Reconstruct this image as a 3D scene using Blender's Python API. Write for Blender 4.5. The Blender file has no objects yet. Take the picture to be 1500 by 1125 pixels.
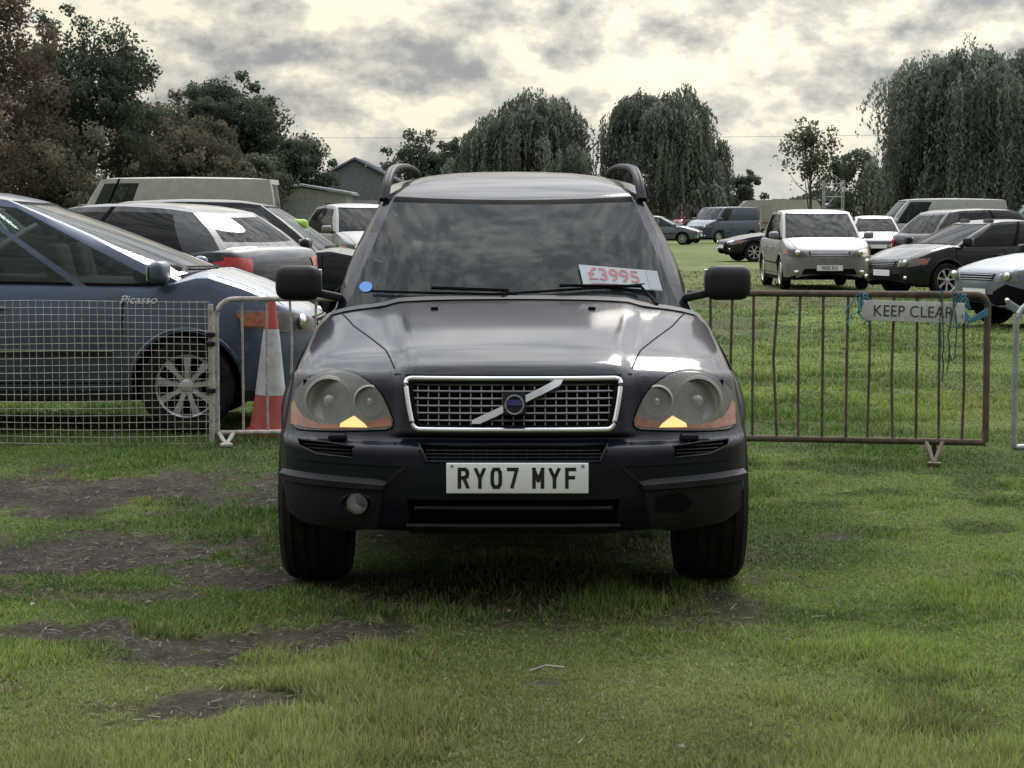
import bpy, bmesh, math, random
import numpy as np
from mathutils import Vector, Matrix
from mathutils.bvhtree import BVHTree
random.seed(7); rng=np.random.default_rng(7)
R=math.radians
scene=bpy.context.scene

# ---------------------------------------------------------------- materials
def _mat(name):
    m=bpy.data.materials.new(name); m.use_nodes=True
    nt=m.node_tree; nt.nodes.clear()
    o=nt.nodes.new('ShaderNodeOutputMaterial')
    return m,nt,o
def P(name,col,rough=.5,metal=0,coat=0,var=.15,vs=6,bump=0,bs=40,rvar=.1,spec=.5,dirt=None,dirt_amt=.3,coatr=.04):
    m,nt,o=_mat(name); N=nt.nodes; L=nt.links
    b=N.new('ShaderNodeBsdfPrincipled'); L.new(b.outputs[0],o.inputs[0])
    tc=N.new('ShaderNodeTexCoord')
    n=N.new('ShaderNodeTexNoise'); n.inputs['Scale'].default_value=vs; n.inputs['Detail'].default_value=4
    L.new(tc.outputs['Object'],n.inputs['Vector'])
    mx=N.new('ShaderNodeMix'); mx.data_type='RGBA'
    mx.inputs[6].default_value=(*[c*(1-var) for c in col],1); mx.inputs[7].default_value=(*[min(1,c*(1+var)) for c in col],1)
    mr=N.new('ShaderNodeMapRange'); mr.inputs[1].default_value=.35; mr.inputs[2].default_value=.65
    L.new(n.outputs[0],mr.inputs[0]); L.new(mr.outputs[0],mx.inputs[0])
    last=mx.outputs[2]
    if dirt:
        n2=N.new('ShaderNodeTexNoise'); n2.inputs['Scale'].default_value=vs*1.7; n2.inputs['Detail'].default_value=8; n2.inputs['Roughness'].default_value=.7
        L.new(tc.outputs['Object'],n2.inputs['Vector'])
        r2=N.new('ShaderNodeMapRange'); r2.inputs[1].default_value=.45; r2.inputs[2].default_value=.75; r2.inputs[4].default_value=dirt_amt
        L.new(n2.outputs[0],r2.inputs[0])
        m2=N.new('ShaderNodeMix'); m2.data_type='RGBA'; m2.inputs[7].default_value=(*dirt,1)
        L.new(r2.outputs[0],m2.inputs[0]); L.new(last,m2.inputs[6]); last=m2.outputs[2]
    L.new(last,b.inputs['Base Color'])
    rr=N.new('ShaderNodeMapRange'); rr.inputs[3].default_value=max(0,rough-rvar*rough); rr.inputs[4].default_value=min(1,rough+rvar*rough*2)
    L.new(n.outputs[0],rr.inputs[0]); L.new(rr.outputs[0],b.inputs['Roughness'])
    b.inputs['Metallic'].default_value=metal; b.inputs['Coat Weight'].default_value=coat; b.inputs['Coat Roughness'].default_value=coatr
    b.inputs['Specular IOR Level'].default_value=spec
    if bump:
        n3=N.new('ShaderNodeTexNoise'); n3.inputs['Scale'].default_value=bs; n3.inputs['Detail'].default_value=4
        L.new(tc.outputs['Object'],n3.inputs['Vector'])
        bp=N.new('ShaderNodeBump'); bp.inputs['Strength'].default_value=bump; bp.inputs['Distance'].default_value=.01
        L.new(n3.outputs[0],bp.inputs['Height']); L.new(bp.outputs[0],b.inputs['Normal'])
    return m
def GLASS(name,tint=(.35,.4,.4),milky=0,refl=1.0,base=(.02,.02,.02)):
    m,nt,o=_mat(name); N=nt.nodes; L=nt.links
    t=N.new('ShaderNodeBsdfTransparent'); t.inputs[0].default_value=(*tint,1)
    d=N.new('ShaderNodeBsdfDiffuse')
    tc=N.new('ShaderNodeTexCoord'); n=N.new('ShaderNodeTexNoise'); n.inputs['Scale'].default_value=7; n.inputs['Detail'].default_value=5
    L.new(tc.outputs['Object'],n.inputs[0])
    cm=N.new('ShaderNodeMix'); cm.data_type='RGBA'; cm.inputs[6].default_value=(*[c*.75 for c in base],1); cm.inputs[7].default_value=(*[min(1,c*1.25) for c in base],1)
    L.new(n.outputs[0],cm.inputs[0]); L.new(cm.outputs[2],d.inputs[0])
    m1=N.new('ShaderNodeMixShader'); m1.inputs[0].default_value=milky
    L.new(t.outputs[0],m1.inputs[1]); L.new(d.outputs[0],m1.inputs[2])
    g=N.new('ShaderNodeBsdfGlossy'); g.inputs['Roughness'].default_value=.03
    f=N.new('ShaderNodeFresnel'); f.inputs[0].default_value=1.5
    mu=N.new('ShaderNodeMath'); mu.operation='MULTIPLY'; mu.inputs[1].default_value=refl; L.new(f.outputs[0],mu.inputs[0])
    m2=N.new('ShaderNodeMixShader'); L.new(mu.outputs[0],m2.inputs[0]); L.new(m1.outputs[0],m2.inputs[1]); L.new(g.outputs[0],m2.inputs[2])
    L.new(m2.outputs[0],o.inputs[0]); return m
def EMIT(name,col,s):
    m,nt,o=_mat(name); e=nt.nodes.new('ShaderNodeEmission'); e.inputs[0].default_value=(*col,1); e.inputs[1].default_value=s
    nt.links.new(e.outputs[0],o.inputs[0]); return m
def VC(name,trans=.3,gloss=.06):
    m,nt,o=_mat(name); N=nt.nodes; L=nt.links
    a=N.new('ShaderNodeAttribute'); a.attribute_name='col'
    d=N.new('ShaderNodeBsdfDiffuse'); t=N.new('ShaderNodeBsdfTranslucent')
    L.new(a.outputs[0],d.inputs[0]); L.new(a.outputs[0],t.inputs[0])
    mx=N.new('ShaderNodeMixShader'); mx.inputs[0].default_value=trans
    L.new(d.outputs[0],mx.inputs[1]); L.new(t.outputs[0],mx.inputs[2])
    last=mx
    if gloss:
        g=N.new('ShaderNodeBsdfGlossy'); g.inputs['Roughness'].default_value=.45
        m2=N.new('ShaderNodeMixShader'); m2.inputs[0].default_value=gloss
        L.new(mx.outputs[0],m2.inputs[1]); L.new(g.outputs[0],m2.inputs[2]); last=m2
    L.new(last.outputs[0],o.inputs[0])
    return m

M={}
M['navy']=P('navy_paint',(.005,.0068,.015),.5,.0,.55,.3,3,dirt=(.045,.045,.045),dirt_amt=.07,coatr=.10,spec=.03)
M['clad']=P('black_plastic',(.014,.015,.018),.55,0,0,.3,8,bump=.1,bs=200,spec=.22)
M['black']=P('flat_black',(.005,.005,.005),.8,spec=.1)
M['under']=P('underbody_black',(.006,.006,.006),.9,spec=.05)
M['rubber']=P('tyre_rubber',(.013,.013,.013),.8,0,0,.3,12,dirt=(.05,.042,.03),dirt_amt=.4,spec=.15)
M['chrome']=P('chrome_trim',(.62,.63,.64),.22,1,0,.05)
M['alloy']=P('alloy_wheel',(.55,.56,.58),.32,.85,0,.1)
M['grillebar']=P('grille_bar',(.24,.25,.26),.35,.7)
M['int']=P('interior_trim',(.03,.03,.032),.8)
M['seat']=P('seat_fabric',(.06,.06,.065),.9)
M['glass']=GLASS('windscreen_glass',(.36,.40,.41),.22,.36,(.09,.11,.115))
M['glassd']=GLASS('dark_glass',(.16,.18,.18),.25,.42,(.03,.035,.035))
M['glassb']=GLASS('car_glass',(.52,.60,.57),.14,.65,(.12,.15,.15))
M['lens']=GLASS('hazed_lens',(.86,.86,.82),.30,.45,(.42,.43,.39))
M['lensc']=GLASS('clear_lens',(.8,.82,.82),.15,1,(.4,.4,.4))
M['bucket']=P('lamp_bucket',(.15,.15,.142),.45,.0,var=.3,vs=20)
M['bowl']=P('lamp_bowl',(.42,.42,.39),.28,.45,var=.2)
M['reflector']=P('lamp_reflector',(.75,.75,.73),.15,1)
M['amber']=P('amber_lens',(.27,.095,.045),.3,0,.5,var=.3,vs=30)
M['redl']=P('red_lens',(.45,.012,.02),.18,0,1)
M['lit']=EMIT('lit_bulb',(1,.58,.22),1.5)
M['platew']=P('plate_white',(.80,.81,.83),.35,var=.04)
M['platey']=P('plate_yellow',(.75,.55,.05),.35,var=.04)
M['ink']=P('plate_ink',(.01,.01,.01),.4)
M['blue']=P('badge_blue',(.012,.025,.12),.3)
M['bluest']=P('sticker_blue',(.02,.20,.55),.4)
M['card']=P('price_card',(.26,.31,.33),.6,var=.08)
M['redink']=P('red_ink',(.27,.04,.06),.5)
M['picasso']=P('bluegrey_paint',(.06,.085,.135),.34,.45,.6,.15,3,dirt=(.12,.11,.10),dirt_amt=.12)
M['darkpaint']=P('dark_paint',(.008,.010,.013),.4,.0,.6,.2,spec=.1)
M['charcoal']=P('charcoal_paint',(.020,.023,.031),.4,.2,.6,.2,spec=.2)
M['silver']=P('silver_paint',(.20,.20,.20),.4,.3,.35,.1,dirt=(.13,.125,.115),dirt_amt=.3,coatr=.1)
M['silverb']=P('silver_blue_paint',(.115,.14,.17),.4,.3,.35,.1,dirt=(.12,.11,.10),dirt_amt=.3,coatr=.1)
M['white']=P('white_paint',(.40,.40,.40),.4,0,.4,.08,dirt=(.25,.24,.2),dirt_amt=.3)
M['cream']=P('cream_paint',(.40,.40,.375),.45,0,.3,.08,dirt=(.25,.24,.19),dirt_amt=.4)
M['red']=P('red_paint',(.30,.03,.025),.35,0,.6,.1)
M['teal']=P('teal_paint',(.02,.10,.09),.35,.2,.6,.1)
M['bluev']=P('blue_paint',(.04,.06,.11),.35,.2,.6,.1)
M['rust']=P('rusty_brown_steel',(.095,.070,.054),.8,.1,0,.4,14,bump=.3,bs=90,dirt=(.15,.08,.045),dirt_amt=.5)
M['galv']=P('galvanised_steel',(.36,.38,.40),.45,.6,0,.2,14)
M['peel']=P('peeling_white_steel',(.42,.40,.37),.7,.1,0,.2,20,dirt=(.13,.08,.05),dirt_amt=.85)
M['wire']=P('cream_wire',(.44,.42,.37),.6,.1,0,.2,12,dirt=(.25,.15,.09),dirt_amt=.5)
M['conered']=P('cone_red',(.40,.065,.05),.6,var=.2,dirt=(.2,.14,.11),dirt_amt=.45)
M['conewhite']=P('cone_white',(.46,.47,.49),.5,var=.1,dirt=(.2,.18,.16),dirt_amt=.6)
M['sign']=P('sign_board',(.56,.56,.55),.7,var=.1,dirt=(.2,.2,.18),dirt_amt=.4,spec=.2)
M['marker']=P('marker_ink',(.03,.03,.03),.7)
M['rope']=P('blue_twine',(.07,.22,.29),.8)
M['greenrope']=P('dark_rope',(.05,.09,.09),.8)
M['hivis']=P('hi_vis',(.36,.56,.08),.6)
M['shedwall']=P('shed_wall',(.15,.165,.185),.7,var=.15,bump=.1)
M['shedroof']=P('shed_roof',(.13,.145,.17),.6,var=.2)
M['beige']=P('beige_wall',(.32,.30,.27),.8,var=.1)
M['brownroof']=P('felt_roof',(.18,.155,.13),.8)
M['bark']=P('bark',(.08,.065,.05),.9,var=.3,bump=.5)
M['leaf']=VC('leaves',.3,0)
M['grass']=VC('grass_blades',.35,gloss=.04)

# ---------------------------------------------------------------- mesh helpers
class MB:
    def __init__(s): s.v=[];s.f=[];s.m=[];s.mats=[]
    def mi(s,k):
        if k not in s.mats: s.mats.append(k)
        return s.mats.index(k)
    def add(s,v,f,k):
        b=len(s.v); s.v.extend([tuple(p) for p in v]); i=s.mi(k)
        for q in f: s.f.append(tuple(b+j for j in q)); s.m.append(i)
    def _bm(s,bm,c,rot,k):
        if rot is not None: bmesh.ops.transform(bm,matrix=rot,verts=bm.verts)
        bmesh.ops.translate(bm,vec=c,verts=bm.verts)
        bm.verts.index_update(); s.add([v.co[:] for v in bm.verts],[[v.index for v in f.verts] for f in bm.faces],k); bm.free()
    def box(s,c,sz,k,rot=None,bev=0):
        bm=bmesh.new(); bmesh.ops.create_cube(bm,size=1)
        bmesh.ops.scale(bm,vec=sz,verts=bm.verts)
        if bev: bmesh.ops.bevel(bm,geom=bm.edges[:],offset=bev,segments=3,affect='EDGES',profile=.5)
        s._bm(bm,c,rot,k)
    def ell(s,c,sz,k,rot=None,u=20,w=12):
        bm=bmesh.new(); bmesh.ops.create_uvsphere(bm,u_segments=u,v_segments=w,radius=1)
        bmesh.ops.scale(bm,vec=sz,verts=bm.verts)
        s._bm(bm,c,rot,k)
    def lathe(s,prof,k,c=(0,0,0),axis='x',n=40,sgn=1,zmin=None):
        v=[];f=[]
        for r,a in prof:
            for i in range(n):
                t=2*math.pi*i/n; p,q=r*math.cos(t),r*math.sin(t)
                if axis=='x': w=(c[0]+a*sgn,c[1]+p,c[2]+q)
                elif axis=='y': w=(c[0]+p,c[1]+a*sgn,c[2]+q)
                else: w=(c[0]+p,c[1]+q,c[2]+a*sgn)
                if zmin is not None: w=(w[0],w[1],max(zmin,w[2]))
                v.append(w)
        for j in range(len(prof)-1):
            for i in range(n):
                f.append((j*n+i,j*n+(i+1)%n,(j+1)*n+(i+1)%n,(j+1)*n+i))
        s.add(v,f,k)
    def tube(s,pts,r,k,n=8,closed=False,cap=True):
        pts=[Vector(p) for p in pts]; N=len(pts); v=[];f=[]
        for i,p in enumerate(pts):
            a=pts[(i-1)%N] if (closed or i>0) else p; b=pts[(i+1)%N] if (closed or i<N-1) else p
            t=(b-a)
            if t.length<1e-9: t=Vector((0,0,1))
            t.normalize()
            up=Vector((0,0,1)) if abs(t.z)<.9 else Vector((0,1,0))
            x=t.cross(up).normalized(); y=x.cross(t)
            ri=r[i] if isinstance(r,(list,tuple)) else r
            for j in range(n):
                q=2*math.pi*j/n; v.append(p+(x*math.cos(q)+y*math.sin(q))*ri)
        for i in range(N if closed else N-1):
            for j in range(n):
                f.append((i*n+j,i*n+(j+1)%n,((i+1)%N)*n+(j+1)%n,((i+1)%N)*n+j))
        if cap and not closed: f.append(tuple(range(n))[::-1]); f.append(tuple(range((N-1)*n,N*n)))
        s.add(v,f,k)
    def obj(s,name,parent=None,smooth=35,loc=None,rotz=0):
        me=bpy.data.meshes.new(name); me.from_pydata(s.v,[],s.f)
        for k in s.mats: me.materials.append(M[k])
        me.polygons.foreach_set('material_index',s.m)
        if smooth:
            me.polygons.foreach_set('use_smooth',[True]*len(s.f)); me.set_sharp_from_angle(angle=R(smooth))
        me.update()
        o=bpy.data.objects.new(name,me); scene.collection.objects.link(o)
        if parent: o.parent=parent
        if loc: o.location=loc
        o.rotation_euler[2]=rotz
        return o
def empty(name,loc=(0,0,0),rotz=0):
    o=bpy.data.objects.new(name,None); scene.collection.objects.link(o); o.location=loc; o.rotation_euler[2]=rotz; o.empty_display_size=.3; return o
def grid_faces(nr,nc):
    return [(i*nc+j,i*nc+j+1,(i+1)*nc+j+1,(i+1)*nc+j) for i in range(nr-1) for j in range(nc-1)]
def pip(x,y,poly):
    c=False;n=len(poly);j=n-1
    for i in range(n):
        xi,yi=poly[i];xj,yj=poly[j]
        if (yi>y)!=(yj>y) and x<(xj-xi)*(y-yi)/(yj-yi)+xi: c=not c
        j=i
    return c
def chaikin(p,k=2):
    for _ in range(k):
        q=[]
        for i in range(len(p)):
            a=p[i];b=p[(i+1)%len(p)]
            q.append((a[0]*.75+b[0]*.25,a[1]*.75+b[1]*.25)); q.append((a[0]*.25+b[0]*.75,a[1]*.25+b[1]*.75))
        p=q
    return p
def shrink(p,k):
    cx=sum(a for a,b in p)/len(p); cy=sum(b for a,b in p)/len(p)
    return [(cx+(a-cx)*k,cy+(b-cy)*k) for a,b in p]
DIRS={'front':(Vector((0,1,0)),lambda a,b:Vector((a,-3,b))),
      'rear':(Vector((0,-1,0)),lambda a,b:Vector((a,12,b))),
      'left':(Vector((1,0,0)),lambda a,b:Vector((-5,a,b))),
      'right':(Vector((-1,0,0)),lambda a,b:Vector((5,a,b))),
      'top':(Vector((0,0,-1)),lambda a,b:Vector((a,b,6)))}
def drape(mb,bvh,poly,axis,k,off=.004,step=.04,thick=0,flare=0,push=0):
    bm=bmesh.new(); vs=[bm.verts.new((p[0],p[1],0)) for p in poly]; bm.faces.new(vs)
    xs=[p[0] for p in poly];ys=[p[1] for p in poly]
    def cut(lo,hi,ax):
        n=int((hi-lo)/step)
        for i in range(1,n+1):
            c=lo+(hi-lo)*i/(n+1)
            co=(c,0,0) if ax==0 else (0,c,0); no=(1,0,0) if ax==0 else (0,1,0)
            bmesh.ops.bisect_plane(bm,geom=bm.verts[:]+bm.edges[:]+bm.faces[:],plane_co=co,plane_no=no,dist=1e-5)
    cut(min(xs),max(xs),0); cut(min(ys),max(ys),1)
    bm.normal_update(); bm.verts.index_update(); bm.verts.ensure_lookup_table()
    d,org=DIRS[axis]
    V=[];bd={}
    for e in bm.edges:
        if len(e.link_faces)==1:
            for l in e.link_loops:
                a=l.vert; b=l.link_loop_next.vert
                t=(b.co-a.co); t=Vector((t.y,-t.x,0)).normalized()*(1 if l.face.normal.z>0 else -1)
                bd.setdefault(a.index,Vector()); bd.setdefault(b.index,Vector()); bd[a.index]+=t; bd[b.index]+=t
    def hit(a,b):
        loc,no,_,_=bvh.ray_cast(org(a,b),d)
        if loc is None:
            q=org(a,b); q=q+d*3.4 if axis=='front' else q
            loc,no,_,_=bvh.find_nearest(q)
        if no.dot(d)>0: no=-no
        return loc,no
    for v in bm.verts:
        loc,no=hit(v.co.x,v.co.y); V.append(loc+no*off+d*push)
    F=[[v.index for v in f.verts] for f in bm.faces]
    if thick:
        idx={}
        for i,nn in bd.items():
            co=bm.verts[i].co; nn=nn.normalized() if nn.length>0 else nn
            loc,no=hit(co.x+nn.x*flare,co.y+nn.y*flare)
            idx[i]=len(V); V.append(loc+no*(off-thick)+d*push)
        for e in bm.edges:
            if len(e.link_faces)==1:
                a,b=e.verts[0].index,e.verts[1].index
                F.append([a,b,idx[b],idx[a]])
    mb.add(V,F,k); bm.free()
def bvh_of(mb): return BVHTree.FromPolygons([Vector(v) for v in mb.v],mb.f)
def line_poly(a,b,w):
    a=Vector(a);b=Vector(b);t=(b-a).normalized();n=Vector((-t.y,t.x))*w/2
    return [tuple(a-n),tuple(b-n),tuple(b+n),tuple(a+n)]
def text(name,s,size,k,parent,loc,rot,sx=1,extr=.001,off=0):
    c=bpy.data.curves.new(name,'FONT'); c.body=s; c.size=size; c.extrude=extr; c.offset=off; c.align_x='CENTER'; c.align_y='CENTER'
    c.materials.append(M[k]); o=bpy.data.objects.new(name,c); scene.collection.objects.link(o)
    o.parent=parent; o.location=loc; o.rotation_euler=rot; o.scale=(sx,1,1); return o
def catmull(tab,per):
    T=np.array(tab,float); n=len(T); out=[]
    for i in range(n-1):
        p0=T[max(i-1,0)];p1=T[i];p2=T[i+1];p3=T[min(i+2,n-1)]
        for j in range(per):
            t=j/per
            out.append(.5*((2*p1)+(-p0+p2)*t+(2*p0-5*p1+4*p2-p3)*t*t+(-p0+3*p1-3*p2+p3)*t**3))
    out.append(T[-1]); return np.array(out)
def sstep(a,b,x):
    t=np.clip((x-a)/(b-a),0,1); return t*t*(3-2*t)
# registration lettering drawn as flat strokes, 79 mm tall like a real plate
GL={'R':[[(0,0),(0,1),(.62,1),(.86,.92),(.94,.76),(.86,.60),(.62,.52),(0,.52)],[(.5,.52),(.95,0)]],
    'Y':[[(0,1),(.48,.48),(.96,1)],[(.48,.48),(.48,0)]],
    '0':[[(.22,0),(.05,.15),(0,.35),(0,.65),(.05,.85),(.22,1),(.72,1),(.89,.85),(.94,.65),(.94,.35),(.89,.15),(.72,0),(.22,0)]],
    '7':[[(0,1),(.94,1),(.42,0)]],
    'M':[[(0,0),(0,1),(.5,.38),(1,1),(1,0)]],
    'F':[[(0,0),(0,1),(.88,1)],[(0,.53),(.76,.53)]]}
def plate_letters(mb,s,cx,cz,y,h=.079,w=.045,adv=.061,st=.0135,gap=.033):
    tot=sum(gap if c==' ' else adv for c in s)-(adv-w)
    x=cx-tot/2
    hh=h-st; ww=w-st
    for ci,c in enumerate(s):
        if c==' ': x+=gap; continue
        li=0
        for line in GL[c]:
            P_=[Vector((x+st/2+p[0]*ww,cz-hh/2+p[1]*hh)) for p in line]
            for a,b in zip(P_[:-1],P_[1:]):
                t=(b-a).normalized(); n=Vector((-t.y,t.x))*st/2; e=t*st*.5
                yy=y-.0001*li; li+=1
                q=[a-e-n,b+e-n,b+e+n,a-e+n]
                mb.add([(v.x,yy,min(max(v.y,cz-h/2),cz+h/2)) for v in q],[(0,1,2,3)],'ink')
        x+=adv

# ---------------------------------------------------------------- wheels, greenhouse
def wheel(name,parent,x,y,r,w,side,rim='alloy',spokes=10,rr=.68):
    mb=MB(); s=side; h=w/2
    prof=[(r*rr,-h*.85),(r*.9,-h),(r*.97,-h*.85)]
    for g in (-.55,-.18,.18,.55):
        prof+=[(r,h*(g-.10)),(r*.975,h*(g-.09)),(r*.975,h*(g+.05)),(r,h*(g+.06))]
    prof+=[(r*.97,h*.85),(r*.9,h),(r*rr,h*.85)]
    mb.lathe(prof,'rubber',(x,y,r),'x',56,s)
    mb.lathe([(r*rr,h*.85),(r*rr*.97,h*.95),(r*rr*.92,h*.80),(r*rr*.90,-h*.3)],rim,(x,y,r),'x',48,s)
    mb.lathe([(r*rr*.92,-h*.1),(.02,-h*.1)],'black',(x,y,r),'x',32,s)
    mb.lathe([(r*.30,h*.1),(r*.28,h*.1),(.01,h*.1)],'grillebar',(x,y,r),'x',32,s)
    for i in range(spokes):
        a=2*math.pi*i/spokes+.2
        c=Vector((0,math.cos(a),math.sin(a))); t=Vector((0,-math.sin(a),math.cos(a)))
        V=[]
        for (q,wd,xx) in ((r*.12,r*.055,h*.72),(r*rr*.5,r*.045,h*.80),(r*rr*.95,r*.085,h*.78)):
            for sg in(-1,1):
                for dx in (0,-.03):
                    p=c*q+t*wd*sg*(1 if dx==0 else 1.25); V.append((x+s*(xx+dx),y+p.y,r+p.z))
        F=[(0,2,6,4),(4,6,10,8),(0,4,5,1),(4,8,9,5),(2,3,7,6),(6,7,11,10)]
        mb.add(V,F,rim)
    mb.lathe([(r*.15,h*.6),(r*.15,h*.84),(r*.12,h*.88),(.002,h*.88)],rim,(x,y,r),'x',24,s)
    return mb.obj(name,parent,30)

def greenhouse(mb,g):
    us=np.unique(np.concatenate([np.linspace(-1,1,17),[-.93,.93]]))
    fs=set(np.linspace(0,1,25))
    for a,b,_ in g['cols']: fs|={a,b}
    fs=sorted(fs)
    fs=[f for i,f in enumerate(fs) if i==0 or f-fs[i-1]>1e-4]
    def ring(top):
        y0=g['wst'] if top else g['wsb']; y1=g['rt'] if top else g['rb']
        wf,wr=(g['wt'] if top else g['wb'])
        bow=g['bow']*(.55 if top else 1); br=g['bowr']
        pts=[];kind=[]
        zf=g['roof'] if top else g['belt']
        for u in us:
            z=zf(y0+bow*u*u) if top else (g['zws']+(g['belt'](y0+bow)-g['zws'])*u**4)
            pts.append((u*wf,y0+bow*abs(u)**2.2,z)); kind.append(('f',u))
        for f in fs[1:-1]:
            y=(y0+bow)+(y1-br-y0-bow)*f
            x=wf+(wr-wf)*f+.025*math.sin(math.pi*f)
            pts.append((x,y,zf(y))); kind.append(('r',f))
        for u in us[::-1]:
            pts.append((u*wr,y1-br*u*u,zf(y1-br*u*u))); kind.append(('b',u))
        for f in fs[1:-1][::-1]:
            y=(y0+bow)+(y1-br-y0-bow)*f
            x=wf+(wr-wf)*f+.025*math.sin(math.pi*f)
            pts.append((-x,y,zf(y))); kind.append(('l',f))
        return pts,kind
    B,kind=ring(False);T,_=ring(True); n=len(B)
    vs=[0,.05,.12,.25,.4,.55,.7,.82,.90,.95,1.0]
    V=[]
    for v in vs:
        for i in range(n):
            b=Vector(B[i]);t=Vector(T[i]); p=b.lerp(t,v)
            if kind[i][0] in'lr': out=Vector((1 if p.x>0 else -1,0,0))
            else: out=Vector((0,-1 if kind[i][0]=='f' else 1,0))
            p+=out*(.035*math.sin(math.pi*v))
            V.append(p)
    faces={}
    for i in range(len(vs)-1):
        vm=(vs[i]+vs[i+1])/2
        for j in range(n):
            a,b=kind[j],kind[(j+1)%n]
            if a[0]=='f' and b[0]=='f':
                um=abs(a[1]+b[1])/2; k=g['paint'] if um>.93 else (g['black'] if (vm<.05 or vm>.95) else g['glass'])
            elif a[0]=='b' and b[0]=='b':
                um=abs(a[1]+b[1])/2; k=g['paint'] if (um>.86 or vm<g.get('rlow',.12) or vm>.9) else g['glassr']
            else:
                fa=a[1] if a[0] in 'lr' else (0 if a[0]=='f' else 1)
                fb=b[1] if b[0] in 'lr' else (0 if b[0]=='f' else 1)
                fm=(fa+fb)/2; k=g['glassr'] if fm>g.get('fpriv',.5) else g['glass']
                if vm>.90: k=g['paint']
                elif vm<.05: k=g['black']
                for c0,c1,ck in g['cols']:
                    if c0<=fm<=c1: k=ck
            q=(i*n+j,i*n+(j+1)%n,(i+1)*n+(j+1)%n,(i+1)*n+j)
            faces.setdefault(k,[]).append(q)
    base=len(mb.v)
    mb.v.extend([tuple(p) for p in V])
    top0=base+(len(vs)-1)*n
    ym=(g['wst']+g['rt'])/2
    prev=list(range(top0,top0+n)); RF=[]
    for s in (.06,.14,.3,.5,.75,.999):
        cur=[]
        for i in range(n):
            t=T[i]; x=t[0]*(1-s); y=t[1]+(ym-t[1])*s
            zz=g['roof'](y)+(t[2]-g['roof'](t[1]))
            z=zz+g['crown']*(1-(1-s)**3.0)
            cur.append(len(mb.v)); mb.v.append((x,y,z))
        for j in range(n): RF.append((prev[j],prev[(j+1)%n],cur[(j+1)%n],cur[j]))
        prev=cur
    for k,fl in faces.items():
        mi=mb.mi(k)
        for q in fl: mb.f.append(tuple(base+a for a in q)); mb.m.append(mi)
    mi=mb.mi(g.get('roofmat',g['paint']))
    for q in RF: mb.f.append(q); mb.m.append(mi)

def seats(mb,ys,w,zb,h=.62):
    for y in ys:
        for x in (-w,w):
            rot=Matrix.Rotation(R(-14),4,'X')
            mb.box((x,y,zb),(.46,.13,h),'seat',rot,.05)
            mb.box((x,y+.10,zb+h/2+.13),(.26,.09,.17),'seat',rot,.04)
def mirror(mb,side,x,y,z,k,sc=1):
    mb.box((side*x,y,z),(.20*sc,.11*sc,.15*sc),k,Matrix.Rotation(side*R(12),4,'Z'),.045*sc)
    mb.box((side*(x-.02*sc),y+.062*sc,z),(.16*sc,.012,.115*sc),'reflector',Matrix.Rotation(side*R(12),4,'Z'),.004)
    mb.box((side*(x-.13*sc),y+.01,z-.055*sc),(.12*sc,.05,.035),'clad',Matrix.Rotation(side*R(-12),4,'Y'),.01)

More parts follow.
